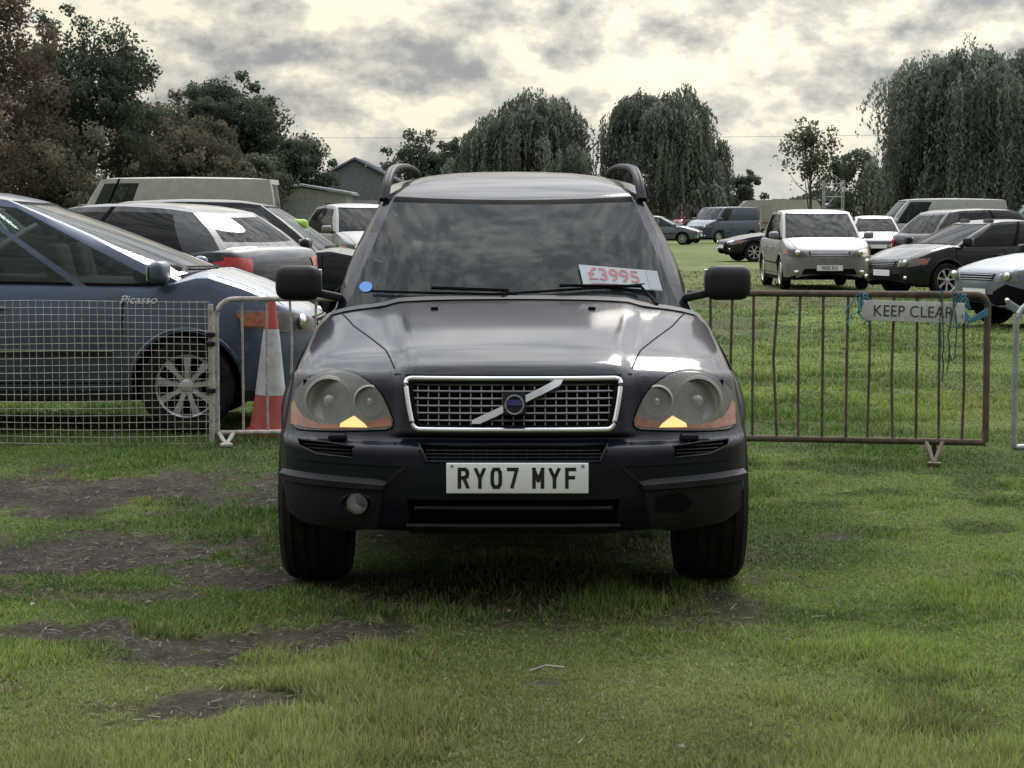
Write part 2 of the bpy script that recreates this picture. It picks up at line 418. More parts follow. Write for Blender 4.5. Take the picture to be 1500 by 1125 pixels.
# ---------------------------------------------------------------- generic car
def car(name,pos,phi,L=4.3,W=1.8,H=1.5,wsb=1.15,wst=1.95,rt=3.6,rb=4.15,zn=.74,zc=.98,belt=.95,belt2=1.0,ztail=.95,
        yf=.86,yr=None,r=.32,paint='silver',cols=None,glass='glassb',glassr=None,hl=True,low=.24,trim='black',spokes=10,
        black='black',plate='platew',ptext=None,wt=None,seat=True,rim='alloy',nose=.55,grille='grillebar',z=0,hlk='lensc',roofend=.06,doors=None,chromestrip=False,tail=True,rlow=.12):
    if yr is None: yr=L-.78
    glassr=glassr or glass
    root=empty(name,(0,0,0),phi)
    cx,cy=pos; c,s=math.cos(phi),math.sin(phi)
    root.location=(cx+s*L/2,cy-c*L/2,z)
    w2=W/2
    ys=[0,.004,.015,.035,.06,.09,.13,.18,.24,.32,.42,.52]+list(np.arange(.6,L-.4,.075))+[L-.32,L-.22,L-.14,L-.09,L-.05,L-.025,L-.008,L]
    Ra=r+.055
    for yw in(yf,yr):
        for t in np.linspace(0,180,17): ys.append(yw+Ra*math.cos(R(t)))
    ys=sorted(set(round(float(y),4) for y in ys))
    ys=[y for i,y in enumerate(ys) if i==0 or y-ys[i-1]>.003]
    cp=[(0,zn-.20),(.02,zn-.12),(.07,zn-.04),(.16,zn),(.16+(wsb-.16)*.5,zn+(zc-zn)*.62),(wsb,zc),(wsb+.35,belt+.015),(rb-.6,belt2),(L-.25,ztail),(L-.10,ztail-.02),(L-.03,ztail-.12),(L,ztail-.30)]
    cx_,cz_=zip(*cp)
    fine=np.linspace(0,L,600); zf=np.interp(fine,cx_,cz_); ker=np.ones(13)/13
    zs=np.convolve(np.pad(zf,6,mode='edge'),ker,'valid')
    wgt=np.clip(np.minimum(fine,L-fine)/.15,0,1); zs=zs*wgt+zf*(1-wgt)
    ztf=lambda y: float(np.interp(y,fine,zs))
    def wf(y):
        a=1.0
        if y<nose: a=(1-((nose-y)/nose)**2.6)**(1/2.6) if y>0 else 0.0
        if y>L-.35:
            q=(y-(L-.35))/.35; a=min(a,(1-min(1,q)**3.6)**(1/3.6))
        return w2*(a*(1-.03*math.exp(-y)))
    def zbf(y):
        b=low+.12*max(0,1-y/.25)+.14*max(0,1-(L-y)/.3)
        for yw in(yf,yr):
            if abs(y-yw)<Ra: b=max(b,r+math.sqrt(max(0,Ra*Ra-(y-yw)**2)))
        return b
    mb=MB(); nS,nT=11,8; V=[]
    for y in ys:
        w=wf(y);zb=zbf(y);zt=ztf(y);zsd=zt-.075
        if zb>zsd-.05: zb=zsd-.05
        half=[]
        for i in range(nS):
            q=i/(nS-1); z_=zb+(zsd-zb)*q
            hh=(z_-low)/(zsd-low)
            sp=.955+.045*math.sin(min(1,max(0,hh)/.5)*math.pi/2) if hh<.5 else 1-.05*((hh-.5)/.5)**2
            if .52<hh: sp+=.006
            half.append((w*sp,z_))
        xs_=half[-1][0]
        for i in range(1,nT+1):
            t=(1-i/nT)*math.pi/2
            half.append((xs_*math.sin(t)**(2/3.2),zsd+.075*math.cos(t)**(2/3.2)))
        full=half+[(-a,b) for a,b in half[:-1][::-1]]
        for a,b in full: V.append((a,y,b))
    nc=len(full); F=grid_faces(len(ys),nc)
    pf=[];df=[];bf=[]
    for q in F:
        yy=sum(V[i][1] for i in q)/4; xx=sum(V[i][0] for i in q)/4; zz=sum(V[i][2] for i in q)/4
        j=q[0]%nc
        top=(nS+2)<=j<=(nc-nS-4)
        if top and wsb+.12<yy<rb-.12: df.append(q)
        elif zz<low+.075 and abs(xx)>w2*.5 and trim: bf.append(q)
        else: pf.append(q)
    mb.add(V,[],paint)
    for fl,k in((pf,paint),(df,'int'),(bf,trim or paint)):
        mi=mb.mi(k)
        for q in fl: mb.f.append(q); mb.m.append(mi)
    bvh=BVHTree.FromPolygons([Vector(v) for v in V],F)
    mb.obj('body',root,32)
    RH=H-.04
    rp=[(wst,RH-.045),(wst+.35,RH),((wst+rt)/2,RH+.012),(rt-.4,RH-.01),(rt,RH-roofend)]
    rx,rz=zip(*rp)
    roof=lambda y: float(np.interp(y,rx,rz))
    bl=lambda y: ztf(y)-.045
    wb=(w2*.90,w2*.88); wtp=wt or (w2*.66,w2*.62)
    g=dict(wsb=wsb-.05,wst=wst,rb=rb,rt=rt,wb=wb,wt=wtp,belt=bl,roof=roof,zws=ztf(wsb-.05)-.02,bow=.22,bowr=.10,crown=.04,rlow=rlow,
           cols=cols or [(0,.05,paint),(.42,.455,black),(.86,1,paint)],glass=glass,glassr=glassr,paint=paint,black=black)
    mg=MB(); greenhouse(mg,g); mg.obj('cabin',root,32)
    gb=bvh_of(mg)
    mu=MB()
    mu.box((0,L/2,.34),(W*.72,L*.86,.26),'under',None,.04)
    for yw in(yf,yr):
        for sd in(-1,1):
            mu.lathe([(Ra*1.02,-.12),(Ra*1.02,.0),(.01,.0)],'under',(sd*(w2-.26),yw,r),'x',28,sd,.2)
    mu.box((0,(wsb+rb)/2,belt-.22),(W*.80,(rb-wsb)*.8,.2),'int')
    if seat:
        seats(mu,[wsb+1.05],w2*.42,belt-.02,.6); seats(mu,[wsb+1.95],w2*.42,belt-.04,.55)
        mu.box((0,wsb+.35,zc-.03),(W*.72,.35,.12),'int',None,.04)
    mu.obj('interior',root,32)
    for nm,yw in(('front',yf),('rear',yr)):
        for sd in(-1,1): wheel('wheel_%s_%s'%(nm,'l' if sd<0 else 'r'),root,sd*(w2-.115),yw,r,.20,sd,rim,spokes)
    md=MB()
    for sd in(-1,1):
        ax='left' if sd<0 else 'right'
        if hl:
            p=[(w2*.50,zn-.17),(w2*.56,zn-.075),(w2*.80,zn-.02),(w2*.955,zn-.01),(w2*.965,zn-.13),(w2*.80,zn-.17)]
            p=[(a*sd,b) for a,b in p]
            drape(md,bvh,p,'front','bucket',.004,.05)
            drape(md,bvh,p,'front',hlk,.014,.05)
            md.ell((sd*w2*.70,nose*.16,zn-.095),(.055,.03,.055),'reflector')
            drape(md,bvh,[(w2*.88*sd,zn-.125),(w2*.88*sd,zn-.03),(w2*.96*sd,zn-.03),(w2*.96*sd,zn-.12)],'front','amber',.017,.05)
        if tail:
            p=[(w2*.62,ztail-.12),(w2*.975,ztail-.09),(w2*.985,ztail-.33),(w2*.66,ztail-.30)]
            drape(md,bvh,[(a*sd,b) for a,b in p],'rear','redl',.008,.05)
            drape(md,bvh,[(L-.42,ztail-.17),(L-.06,ztail-.11),(L-.06,ztail-.32),(L-.30,ztail-.30)],ax,'redl',.008,.05)
            drape(md,bvh,[(L-.30,ztail-.20),(L-.08,ztail-.17),(L-.08,ztail-.23),(L-.28,ztail-.24)],ax,'lensc',.011,.05)
        dl=doors if doors is not None else [wsb+.12,wsb+1.18,wsb+2.15]
        for y in dl:
            if y<rb: drape(md,bvh,line_poly((y,low+.12),(y-.02,ztf(y)-.09),.012),ax,'black',.0025,.08)
        if len(dl)>1:
            drape(md,bvh,line_poly((dl[0],low+.13),(dl[-1],low+.13),.010),ax,'black',.0025,.15)
            for y in dl[1:]:
                lc,no,_,_=bvh.ray_cast(DIRS[ax][1](y-.13,ztf(y)-.20),DIRS[ax][0])
                if lc: md.box(lc-DIRS[ax][0]*.022,(.03,.18,.028),paint,None,.01)
            drape(md,bvh,line_poly((dl[0]+.05,low+.33),(dl[-1]-.05,low+.35),.035),ax,'clad',.012,.15,.012)
            if chromestrip: drape(md,bvh,line_poly((dl[0]+.05,low+.355),(dl[-1]-.05,low+.375),.010),ax,'chrome',.016,.15,.012)
        for yw in(yf,yr):
            pts=[]
            for t in np.linspace(4,176,22):
                yy=yw+(Ra+.01)*math.cos(R(t)); zz=r+(Ra+.01)*math.sin(R(t))
                lc,_,_,_=bvh.ray_cast(DIRS[ax][1](yy,zz+.012),DIRS[ax][0])
                if lc: pts.append(lc)
            if len(pts)>3: md.tube(pts,.012,paint,6)
        mirror(md,sd,w2+.07,wsb+.28,ztf(wsb+.3)+.06,paint if H>1.45 else 'clad',1)
    drape(md,bvh,[(-w2*.42,zn-.16),(w2*.42,zn-.16),(w2*.47,zn-.07),(-w2*.47,zn-.07)],'front','black',.005,.06)
    for q in range(3):
        zz=zn-.145+q*.03
        drape(md,bvh,line_poly((-w2*.42,zz),(w2*.42,zz),.010),'front',grille,.012,.08,.01)
    drape(md,bvh,[(-w2*.62,low+.12),(w2*.62,low+.12),(w2*.55,low+.24),(-w2*.55,low+.24)],'front','black',.005,.06)
    for sd in(-1,1): md.ell((sd*w2*.72,.06*nose/.55+.03,low+.17),(.05,.03,.04),'reflector')
    drape(md,bvh,[(-.26,low+.20),(.26,low+.20),(.26,low+.31),(-.26,low+.31)],'front',plate,.016,.1,.012)
    drape(md,bvh,[(-.26,.62),(.26,.62),(.26,.73),(-.26,.73)],'rear','platey',.012,.1,.012)
    for sd in(-1,1):
        drape(md,bvh,line_poly((sd*w2*.72,.20),(sd*w2*.84,wsb-.08),.010),'top','black',.002,.1)
    drape(md,gb,line_poly((-w2*.6,bl(wsb)+.055),(w2*.02,bl(wsb)+.045),.014),'front','black',.012,.1)
    drape(md,gb,line_poly((w2*.05,bl(wsb)+.055),(w2*.6,bl(wsb)+.045),.014),'front','black',.012,.1)
    md.obj('details',root,32)
    if ptext: text('plate_text',ptext,.105,'ink',root,(0,-.022,low+.255),(R(90),0,0),.72)
    return root,bvh,gb,ztf

# ---------------------------------------------------------------- the SUV (front at y=0)
def build_suv():
    root=empty('parked_suv',(0.005,8.1,0))
    tab=[ # yc,zc,xe,ye,ze,n
     (.14,.305,.85,.50,.33,2.7),(.06,.325,.87,.48,.355,2.7),(.02,.40,.895,.46,.44,2.7),(.0,.50,.905,.46,.53,2.7),(.0,.585,.905,.46,.60,2.7),
     (.012,.632,.905,.46,.645,2.7),(.055,.660,.90,.465,.672,2.6),(.075,.695,.895,.47,.70,2.5),(.098,.79,.885,.50,.775,2.4),(.120,.868,.874,.54,.850,2.4),
     (.155,.908,.866,.58,.892,2.4),(.22,.937,.860,.64,.918,2.5),(.35,.975,.855,.75,.945,2.65),(.6,1.02,.853,.92,.968,2.9),(.85,1.06,.85,1.08,.99,3.2),
     (1.10,1.10,.845,1.24,1.015,3.5),(1.36,1.137,.83,1.44,1.045,3.7)]
    per=9; S=catmull(tab,per); nT=56
    ts=np.linspace(-90,90,2*nT+1)
    V=[]
    for i,(yc,zc,xe,ye,ze,n) in enumerate(S):
        s=i/per
        for t in ts:
            a=abs(math.sin(R(t)))**(2/n); b=1-max(0,math.cos(R(t)))**(2/n)
            x=xe*a*(1 if t>0 else -1); y=yc+(ye-yc)*b; z=zc+(ze-zc)*b
            w=float(sstep(9.3,11.0,s)); xc=.405+(yc-.15)*.10
            up=1-float(sstep(xc-.04,xc+.06,abs(x)))
            z+=w*(.016*up) - w*.018*(x/.8)**2
            wg=float(sstep(6.2,7,s)*(1-sstep(10.5,12,s)))
            y-=wg*.028*(1-float(sstep(.40,.47,abs(x))))
            V.append((x,y,z))
    nc=len(ts); F=grid_faces(len(S),nc)
    bvh=BVHTree.FromPolygons([Vector(v) for v in V],F)
    HL=chaikin([(.856,.685),(.858,.775),(.842,.835),(.79,.878),(.73,.905),(.66,.912),(.605,.902),(.555,.880),(.505,.842),(.470,.78),(.440,.698),(.55,.692),(.65,.687),(.77,.683)],2)
    GR=chaikin([(-.402,.890),(-.404,.86),(-.385,.75),(-.37,.704),(-.33,.702),(.33,.702),(.37,.704),(.385,.75),(.404,.86),(.402,.890),(.35,.890),(-.35,.890)],2)
    UI=[(-.35,.648),(.35,.648),(.325,.588),(-.325,.588)]
    LI=[(-.39,.445),(.39,.445),(.40,.345),(-.40,.345)]
    SV=[(.60,.596),(.60,.638),(.70,.648),(.82,.652),(.82,.632),(.74,.604)]
    FG=[(.585+.062*math.cos(R(a)),.425+.036*math.sin(R(a))) for a in range(0,360,24)]
    mir=lambda p:[(-a,b) for a,b in p][::-1]
    HS=shrink(HL,.93)
    holes=[HS,mir(HS),GR,UI,LI,SV,mir(SV)]
    body=MB(); body.v=[tuple(v) for v in V]; mi=body.mi('navy')
    for q in F:
        i=q[0]//nc
        cx=sum(V[k][0] for k in q)/4; cz=sum(V[k][2] for k in q)/4
        if i<10.6*per and any(pip(cx,cz,h) for h in holes): continue
        body.f.append(q); body.m.append(mi)
    ex=[.46]+list(S[6*per:,3]); ez=[.655]+list(S[6*per:,4]); exx=[.903]+list(S[6*per:,2])
    ex+= [2.2,3.4,4.2,4.55,4.74,4.80]; ez+=[1.06,1.085,1.09,1.07,.98,.72]; exx+=[.845,.845,.82,.80,.74,.70]
    o=np.argsort(ex); ex=np.array(ex)[o]; ez=np.array(ez)[o]; exx=np.array(exx)[o]
    yf,yr,r=.93,3.79,.368; Ra=.43
    ys=set(np.round(np.concatenate([np.linspace(.46,.8,18),np.arange(.8,4.5,.06),[4.5,4.6,4.68,4.73,4.77,4.79,4.8]]),4))
    for yw in(yf,yr):
        for t in np.linspace(0,180,25):
            yy=yw+Ra*math.cos(R(t))
            if yy>.46: ys.add(round(yy,4))
    ys=sorted(ys); ys=[y for i,y in enumerate(ys) if i==0 or y-ys[i-1]>.003]
    def side_x(y,z,zt,xt):
        W=np.interp(y,[.46,.7,1.0,1.45,2.0,3.3,3.8,4.3,4.6],[.905,.938,.945,.925,.92,.925,.945,.93,.90])
        if y>4.45: W*=max(0.0,1-((y-4.45)/.352)**3.4)**(1/3.4)
        zm=min(.72,zt-.04); q=min(1,max(0,(z-zm)/(zt-zm)))
        x=W+(min(xt,W)-W)*q**1.6
        return x-.03*max(0,(.42-z)/.15)
    SVt=[];nR=16
    for y in ys:
        zt=float(np.interp(y,ex,ez)); xt=float(np.interp(y,ex,exx)); zb=.30+.15*max(0,(y-4.4)/.4)
        for yw in(yf,yr):
            if abs(y-yw)<Ra: zb=max(zb,r+math.sqrt(Ra*Ra-(y-yw)**2))
        zb=min(zb,zt-.03)
        for i in range(nR):
            z=zb+(zt-zb)*i/(nR-1); SVt.append((side_x(y,z,zt,xt),y,z))
        x0=SVt[-1][0]
        SVt.append((x0*.96,y,zt+.012)); SVt.append((x0*.5,y,zt+.01)); SVt.append((0,y,zt+.012))
    ncs=nR+3
    for sd in(1,-1):
        VV=[(a*sd,b,c) for a,b,c in SVt]; FF=grid_faces(len(ys),ncs)
        fp=[];fd=[];fc=[]
        for q in FF:
            yy=sum(VV[k][1] for k in q)/4; zz=sum(VV[k][2] for k in q)/4; j=q[0]%ncs
            if j>=nR-1:
                if yy<1.35: continue
                (fd if 1.55<yy<4.4 and j>=nR else fp).append(q)
            elif zz<.44 : fc.append(q)
            else: fp.append(q)
        b0=len(body.v); body.v.extend(VV)
        for fl,k in((fp,'navy'),(fd,'int'),(fc,'clad')):
            m_=body.mi(k)
            for q in fl: body.f.append(tuple(b0+a for a in q)); body.m.append(m_)
    body.obj('body',root,40)
    roof=lambda y: float(np.interp(y,[2.0,2.2,2.6,3.2,3.9,4.4],[1.565,1.600,1.645,1.668,1.66,1.62]))
    bl=lambda y: float(np.interp(y,ex,ez))
    g=dict(wsb=1.34,wst=2.05,rb=4.62,rt=4.38,wb=(.80,.76),wt=(.592,.55),belt=bl,roof=roof,zws=1.125,bow=.2,bowr=.10,crown=.058,
           cols=[(0,.04,'navy'),(.35,.385,'black'),(.66,.69,'black'),(.93,1,'navy')],glass='glass',glassr='glassd',paint='navy',black='black',fpriv=.36)
    mg=MB(); greenhouse(mg,g); mg.obj('cabin',root,32); gb=bvh_of(mg)
    mu=MB()
    drape(mu,bvh,[(-.78,1.27),(.78,1.27),(.78,1.36),(-.78,1.36)],'top','clad',.006,.06)
    mu.box((0,1.62,1.00),(1.40,.36,.16),'int',None,.05)
    mu.box((-.37,1.62,1.09),(.36,.22,.07),'int',None,.03)
    sw=[Vector((-.37+.185*math.cos(R(a)),1.90-.05*math.sin(R(a)),1.09+.175*math.sin(R(a)))) for a in range(0,360,15)]
    mu.tube(sw,.015,'black',8,True)
    mu.box((-.37,1.88,1.08),(.34,.03,.05),'black',None,.01); mu.box((-.37,1.83,1.04),(.08,.16,.08),'black',None,.02)
    seats(mu,[2.45],.37,1.0,.66); seats(mu,[3.3],.40,1.02,.6)
    mu.box((0,3.35,1.0),(.4,.12,.5),'seat',Matrix.Rotation(R(-14),4,'X'),.05)
    mu.box((0,2.02,1.47),(.22,.03,.055),'int',None,.012)
    mu.box((0,2.45,.43),(1.30,3.7,.26),'under',None,.05)
    mu.box((0,.45,.42),(1.30,.5,.18),'under',None,.03)
    mu.box((0,.93,.30),(1.25,.09,.07),'under',None,.02); mu.box((0,3.79,.30),(1.4,.10,.08),'under',None,.02)
    mu.box((0,.34,.74),(1.62,.03,.26),'black'); mu.box((0,.22,.47),(1.2,.03,.30),'black')
    for yw in(yf,yr):
        for sd in(-1,1): mu.lathe([(Ra*1.01,-.18),(Ra*1.01,.0),(.01,.0)],'under',(sd*.62,yw,r),'x',28,sd,.27)
    for sd in(-1,1): mu.box((sd*.74,.50,.40),(.26,.04,.16),'under',None,.01)
    mu.obj('interior_and_chassis',root,32)
    for nm,yw in(('front',yf),('rear',yr)):
        for sd in(-1,1): wheel('wheel_%s_%s'%(nm,'l' if sd<0 else 'r'),root,sd*.806,yw,r,.270,sd,'alloy',6)
    d=MB()
    drape(d,bvh,GR,'front','black',0,.06,push=.07)
    def hitf(x,z,off=0):
        lc,no,_,_=bvh.ray_cast(Vector((x,-3,z)),Vector((0,1,0)))
        if lc is None: lc,no,_,_=bvh.find_nearest(Vector((x,.4,z)))
        return lc+Vector((0,-off,0))
    def loop(poly):
        out=[];n=len(poly)
        for i in range(n):
            a=Vector(poly[i]);b=Vector(poly[(i+1)%n]); k=max(1,int((b-a).length/.03))
            for j in range(k): out.append(a.lerp(b,j/k))
        return out
    d.tube([hitf(p.x,p.y,.010) for p in loop(GR)],.0100,'chrome',10,True)
    d.tube([hitf(p.x*.955,.797+(p.y-.797)*.88,.004) for p in loop(GR)],.007,'black',6,True)
    for zz in (.735,.762,.789,.816,.843,.868):
        w=.36 if zz<.74 else .38
        d.tube([hitf(x,zz,-.012) for x in np.linspace(-w,w,28)],.0042,'grillebar',6)
    for x in np.linspace(-.36,.36,19):
        d.tube([hitf(x,z_,-.020) for z_ in np.linspace(.715,.88,6)],.0035,'grillebar',6)
    bar=[(-.155,.722),(-.125,.722),(.175,.862),(.185,.878),(.155,.878),(-.155,.735)]
    drape(d,bvh,bar,'front','chrome',.016,.04,.014,.003)
    drape(d,bvh,[(-.036,.757),(.044,.757),(.044,.838),(-.036,.838)],'front','clad',.030,.05,.022,.004)
    drape(d,bvh,[(-.028,.787),(.036,.787),(.036,.808),(-.028,.808)],'front','blue',.033,.05,.003)
    d.tube([hitf(.004+.034*math.cos(R(a)),.797+.034*math.sin(R(a)),.034) for a in range(0,360,20)],.004,'grillebar',6,True)
    drape(d,bvh,UI,'front','black',0,.06,push=.05)
    for q in range(4):
        zz=.600+q*.013; d.tube([hitf(x,zz,-.02) for x in np.linspace(-.325,.325,20)],.0035,'clad',5)
    for x in np.linspace(-.3,.3,13): d.tube([hitf(x,.590,-.02),hitf(x,.645,-.02)],.003,'clad',5)
    d.tube([hitf(p.x,p.y,.0) for p in loop(UI)],.007,'navy',8,True)
    for sd in(-1,1):
        S2=lambda p:[(a*sd,b) for a,b in p]
        sv=SV if sd>0 else mir(SV)
        drape(d,bvh,sv,'front','black',0,.05,push=.05)
        for q in range(3): d.tube([hitf(sd*x,.610+q*.013,-.015) for x in np.linspace(.61,.76+q*.02,8)],.003,'clad',5)
        d.tube([hitf(p.x,p.y,0) for p in loop(sv)],.005,'navy',6,True)
        c=S2([(.868,.505),(.70,.498),(.485,.487),(.515,.335),(.60,.325),(.80,.34),(.862,.375)])
        drape(d,bvh,c,'front','clad',.016,.04,.02,.006)
        drape(d,bvh,S2([(.872,.520),(.70,.513),(.478,.502),(.484,.484),(.70,.491),(.872,.497)]),'front','clad',.030,.04,.026,.016)
        fg=S2(FG)
        if sd<0:
            drape(d,bvh,fg,'front','black',.018,.03)
            d.tube([hitf(a,b,.020) for a,b in fg],.006,'clad',6,True)
            c0=hitf(-.585,.425)
            d.lathe([(.038,.0),(.030,.012),(.002,.016)],'bowl',(c0.x,c0.y-.034,c0.z),'y',24)
            d.lathe([(.040,-.002),(.025,-.008),(.002,-.010)],'lensc',(c0.x,c0.y-.034,c0.z),'y',24)
        else:
            drape(d,bvh,[(.53,.40),(.64,.395),(.670,.43),(.62,.47),(.53,.455)],'front','black',.0195,.03)
        c0=hitf(sd*.665,.664); d.box((c0.x,c0.y-.005,c0.z+.004),(.07,.05,.028),'navy',None,.010)
        hl=HL if sd>0 else mir(HL)
        drape(d,bvh,shrink(hl,.97),'front','bucket',0,.04,push=.05)
        drape(d,bvh,hl,'front','lens',.004,.022)
        d.tube([hitf(p.x,p.y,.001) for p in loop(hl)],.004,'black',6,True)
        for (x,z,rad) in((.705,.795,.086),(.545,.800,.056)):
            c0=hitf(sd*x,z); y0=c0.y+.012
            d.lathe([(rad*1.12,.012),(rad*1.12,-.002),(rad*1.0,-.006),(rad*.97,.0),(rad*.9,.018),(rad*.6,.036),(rad*.34,.042)],'bowl',(c0.x,y0,c0.z),'y',36)
            d.lathe([(rad*.36,.02),(rad*.36,.045)],'clad',(c0.x,y0,c0.z),'y',24)
            d.ell((c0.x,y0+.030,c0.z),(rad*.34,.022,rad*.34),'reflector')
        drape(d,bvh,S2([(.853,.700),(.855,.775),(.842,.790),(.825,.760),(.80,.731),(.75,.714),(.69,.708),(.56,.718),(.464,.746),(.454,.712),(.55,.699),(.65,.694),(.77,.691)]),'front','amber',.006,.022)
        drape(d,bvh,S2([(.548,.702),(.560,.716),(.600,.744),(.625,.730),(.652,.714),(.655,.700)]),'front','lit',.008,.02)
        for a,b in(((.452,.22),(.50,.45)),((.50,.45),(.66,.95)),((.66,.95),(.735,1.27))):
            drape(d,bvh,line_poly((a[0]*sd,a[1]),(b[0]*sd,b[1]),.006),'top','black',.0015,.05)
        mirror(d,sd,.950,1.60,1.205,'clad',1.02)
    drape(d,bvh,[(-.45,.898),(.45,.898),(.45,.903),(-.45,.903)],'front','black',.0015,.05)
    drape(d,bvh,LI,'front','black',0,.06,push=.06)
    for q in range(3):
        zz=.37+q*.024; d.tube([hitf(x,zz,-.045) for x in np.linspace(-.39,.39,20)],.004,'black',5)
    drape(d,bvh,[(-.40,.345),(.40,.345),(.385,.318),(-.385,.318)],'front','clad',.012,.05,.012,.004)
    d.tube([hitf(x,.410,-.006) for x in np.linspace(-.37,.37,24)],.008,'clad',8)
    for sd in(-1,1):
        drape(d,bvh,line_poly((sd*.475,.50),(sd*.405,.565),.010),'front','clad',.006,.04,.008,.003)
        drape(d,bvh,line_poly((sd*.40,.565),(sd*.865,.575),.006),'front','black',.0015,.05)
    d.obj('front_details',root,32)
    pl=MB(); c0=hitf(.015,.528)
    pl.box((.015,c0.y-.012,.528),(.528,.010,.114),'platew',None,.004)
    pl.box((.015,c0.y-.004,.528),(.536,.010,.122),'clad',None,.003)
    plate_letters(pl,'RY07 MYF',.015,.529,c0.y-.0178)
    for x in(-.228,.258): pl.lathe([(.006,-.002),(.002,-.003)],'grillebar',(x,c0.y-.0185,.574),'y',10)
    pl.obj('number_plate',root,30)
    w=MB()
    for sd in(-1,1):
        pts=catmull([(sd*.600,2.12,1.575),(sd*.590,2.22,1.660),(sd*.578,2.42,1.718),(sd*.562,2.8,1.742),(sd*.545,3.4,1.752),(sd*.535,3.95,1.738),(sd*.53,4.2,1.70),(sd*.53,4.33,1.62)],5)
        for o_ in(-.008,.008): w.tube([(p[0]+o_,p[1],p[2]) for p in pts],.015,'clad',8)
    w.obj('roof_rails',root,40)
    w=MB()
    def gl(x,z,off=.012):
        lc,no,_,_=gb.ray_cast(Vector((x,-3,z)),Vector((0,1,0)))
        if no.y>0: no=-no
        return lc+no*off
    for a,b in(((-.62,1.160),(.02,1.150)),((-.10,1.150),(.60,1.190))):
        w.tube([gl(a[0]+(b[0]-a[0])*t,a[1]+(b[1]-a[1])*t,.014) for t in np.linspace(0,1,14)],.006,'black',6)
    w.tube([Vector((-.05,1.31,1.145)),gl(-.02,1.155,.03),gl(-.35,1.165,.03)],.008,'black',6)
    w.tube([Vector((.62,1.33,1.12)),gl(.55,1.17,.03),gl(.2,1.175,.03)],.008,'black',6)
    for x in(-.33,.33): w.box((x,1.10,1.113),(.03,.05,.012),'black',None,.004)
    w.obj('wipers',root,30)
    w=MB()
    drape(w,gb,[(-.65+.030*math.cos(R(a)),1.185+.022*math.sin(R(a))) for a in range(0,360,20)],'front','bluest',.004,.1)
    w.obj('windscreen_sticker',root,30)
    n=gl(.47,1.21,1)-gl(.47,1.21,0)
    cr=empty('price_card',(0,0,0)); cr.parent=root
    cr.location=gl(.47,1.222,.008)
    zax=n.normalized(); xax=Vector((1,0,.20)); xax=(xax-zax*xax.dot(zax)).normalized(); yax=zax.cross(xax)
    cr.rotation_euler=Matrix((xax,yax,zax)).transposed().to_euler()
    w=MB(); w.box((0,0,0),(.36,.14,.002),'card'); w.obj('card',cr,0)
    w=MB(); w.box((.150,.0,.0015),(.05,.13,.002),'silverb'); w.obj('card_edge',cr,0)
    text('price','£3995',.120,'redink',cr,(-.03,.008,.0025),(0,0,0),.80,.0004,.001)
    text('smallprint','12 MONTHS MOT  DRIVES WELL',.020,'redink',cr,(-.03,-.056,.0025),(0,0,0),.8,.0004)
build_suv()

# ---------------------------------------------------------------- other vehicles
D=R
r_,bv,gb_,zt_=car('people_carrier',(-3.58,15.95),D(90),L=4.47,W=1.83,H=1.68,wsb=.78,wst=2.05,rt=4.0,rb=4.35,zn=.86,zc=1.13,belt=1.03,belt2=1.10,ztail=1.10,
    yf=.90,yr=3.63,r=.325,paint='picasso',cols=[(0,.028,'picasso'),(.19,.215,'picasso'),(.47,.50,'black'),(.74,.77,'black'),(.93,1,'picasso')],spokes=9,wt=(.64,.60),doors=[1.35,2.35,3.4],chromestrip=True,low=.22,nose=.75,trim='clad')
t=text('badge','Picasso',.080,'platew',r_,(-.925,1.22,.925),(R(90),0,R(-90)),1.1,.003); t.data.shear=.3
car('hatchback',(-4.1,21.6),D(-114),L=4.3,W=1.77,H=1.62,wsb=1.15,wst=2.0,rt=3.72,rb=4.16,paint='charcoal',zn=.88,zc=1.12,belt=1.12,belt2=1.17,ztail=1.22,glass='glassd',z=.0,rlow=.25)
car('estate_car',(-3.35,27.2),D(90),L=4.75,W=1.85,H=1.70,wsb=1.2,wst=1.95,rt=4.1,rb=4.6,paint='darkpaint',zn=.85,zc=1.12,belt=1.08,belt2=1.14,ztail=1.12)
hv=MB(); hv.box((0,0,0),(.5,.12,.36),'hivis',None,.06); hv.box((.0,-.07,0),(.5,.02,.05),'platew'); hv.obj('hi_vis_vest',None,30,(-2.75,27.0,1.28))
car('parked_car',(-3.2,46),D(20),L=4.3,W=1.8,H=1.75,wsb=.9,wst=1.7,paint='silver',zn=.95,zc=1.2,belt=1.15,belt2=1.2,ztail=1.1,glass='glassd')
car('parked_car',(-5.6,52),D(60),L=4.2,W=1.75,H=1.55,paint='silverb')
car('parked_car',(-14.2,60),D(80),L=4.4,W=1.8,H=1.75,paint='silver')
car('parked_car',(-11.0,36.5),D(-80),L=4.4,W=1.8,H=1.62,paint='charcoal')
car('parked_car',(-16.8,62),D(-60),L=4.4,W=1.8,H=2.0,paint='white',wsb=.8,zc=1.3,zn=1.0,belt=1.25,belt2=1.3,ztail=1.25)
car('parked_van',(-8.35,53),D(-90),L=5.7,W=1.95,H=2.42,wsb=.75,wst=1.35,rt=5.55,rb=5.66,zn=1.05,zc=1.35,belt=1.30,belt2=1.33,ztail=1.33,yf=.95,yr=4.6,r=.34,paint='cream',
    cols=[(0,.03,'cream'),(.10,.115,'black'),(.235,1,'cream')],wt=(.86,.86),doors=[.95,1.95,3.3],rim='grillebar',roofend=.02)
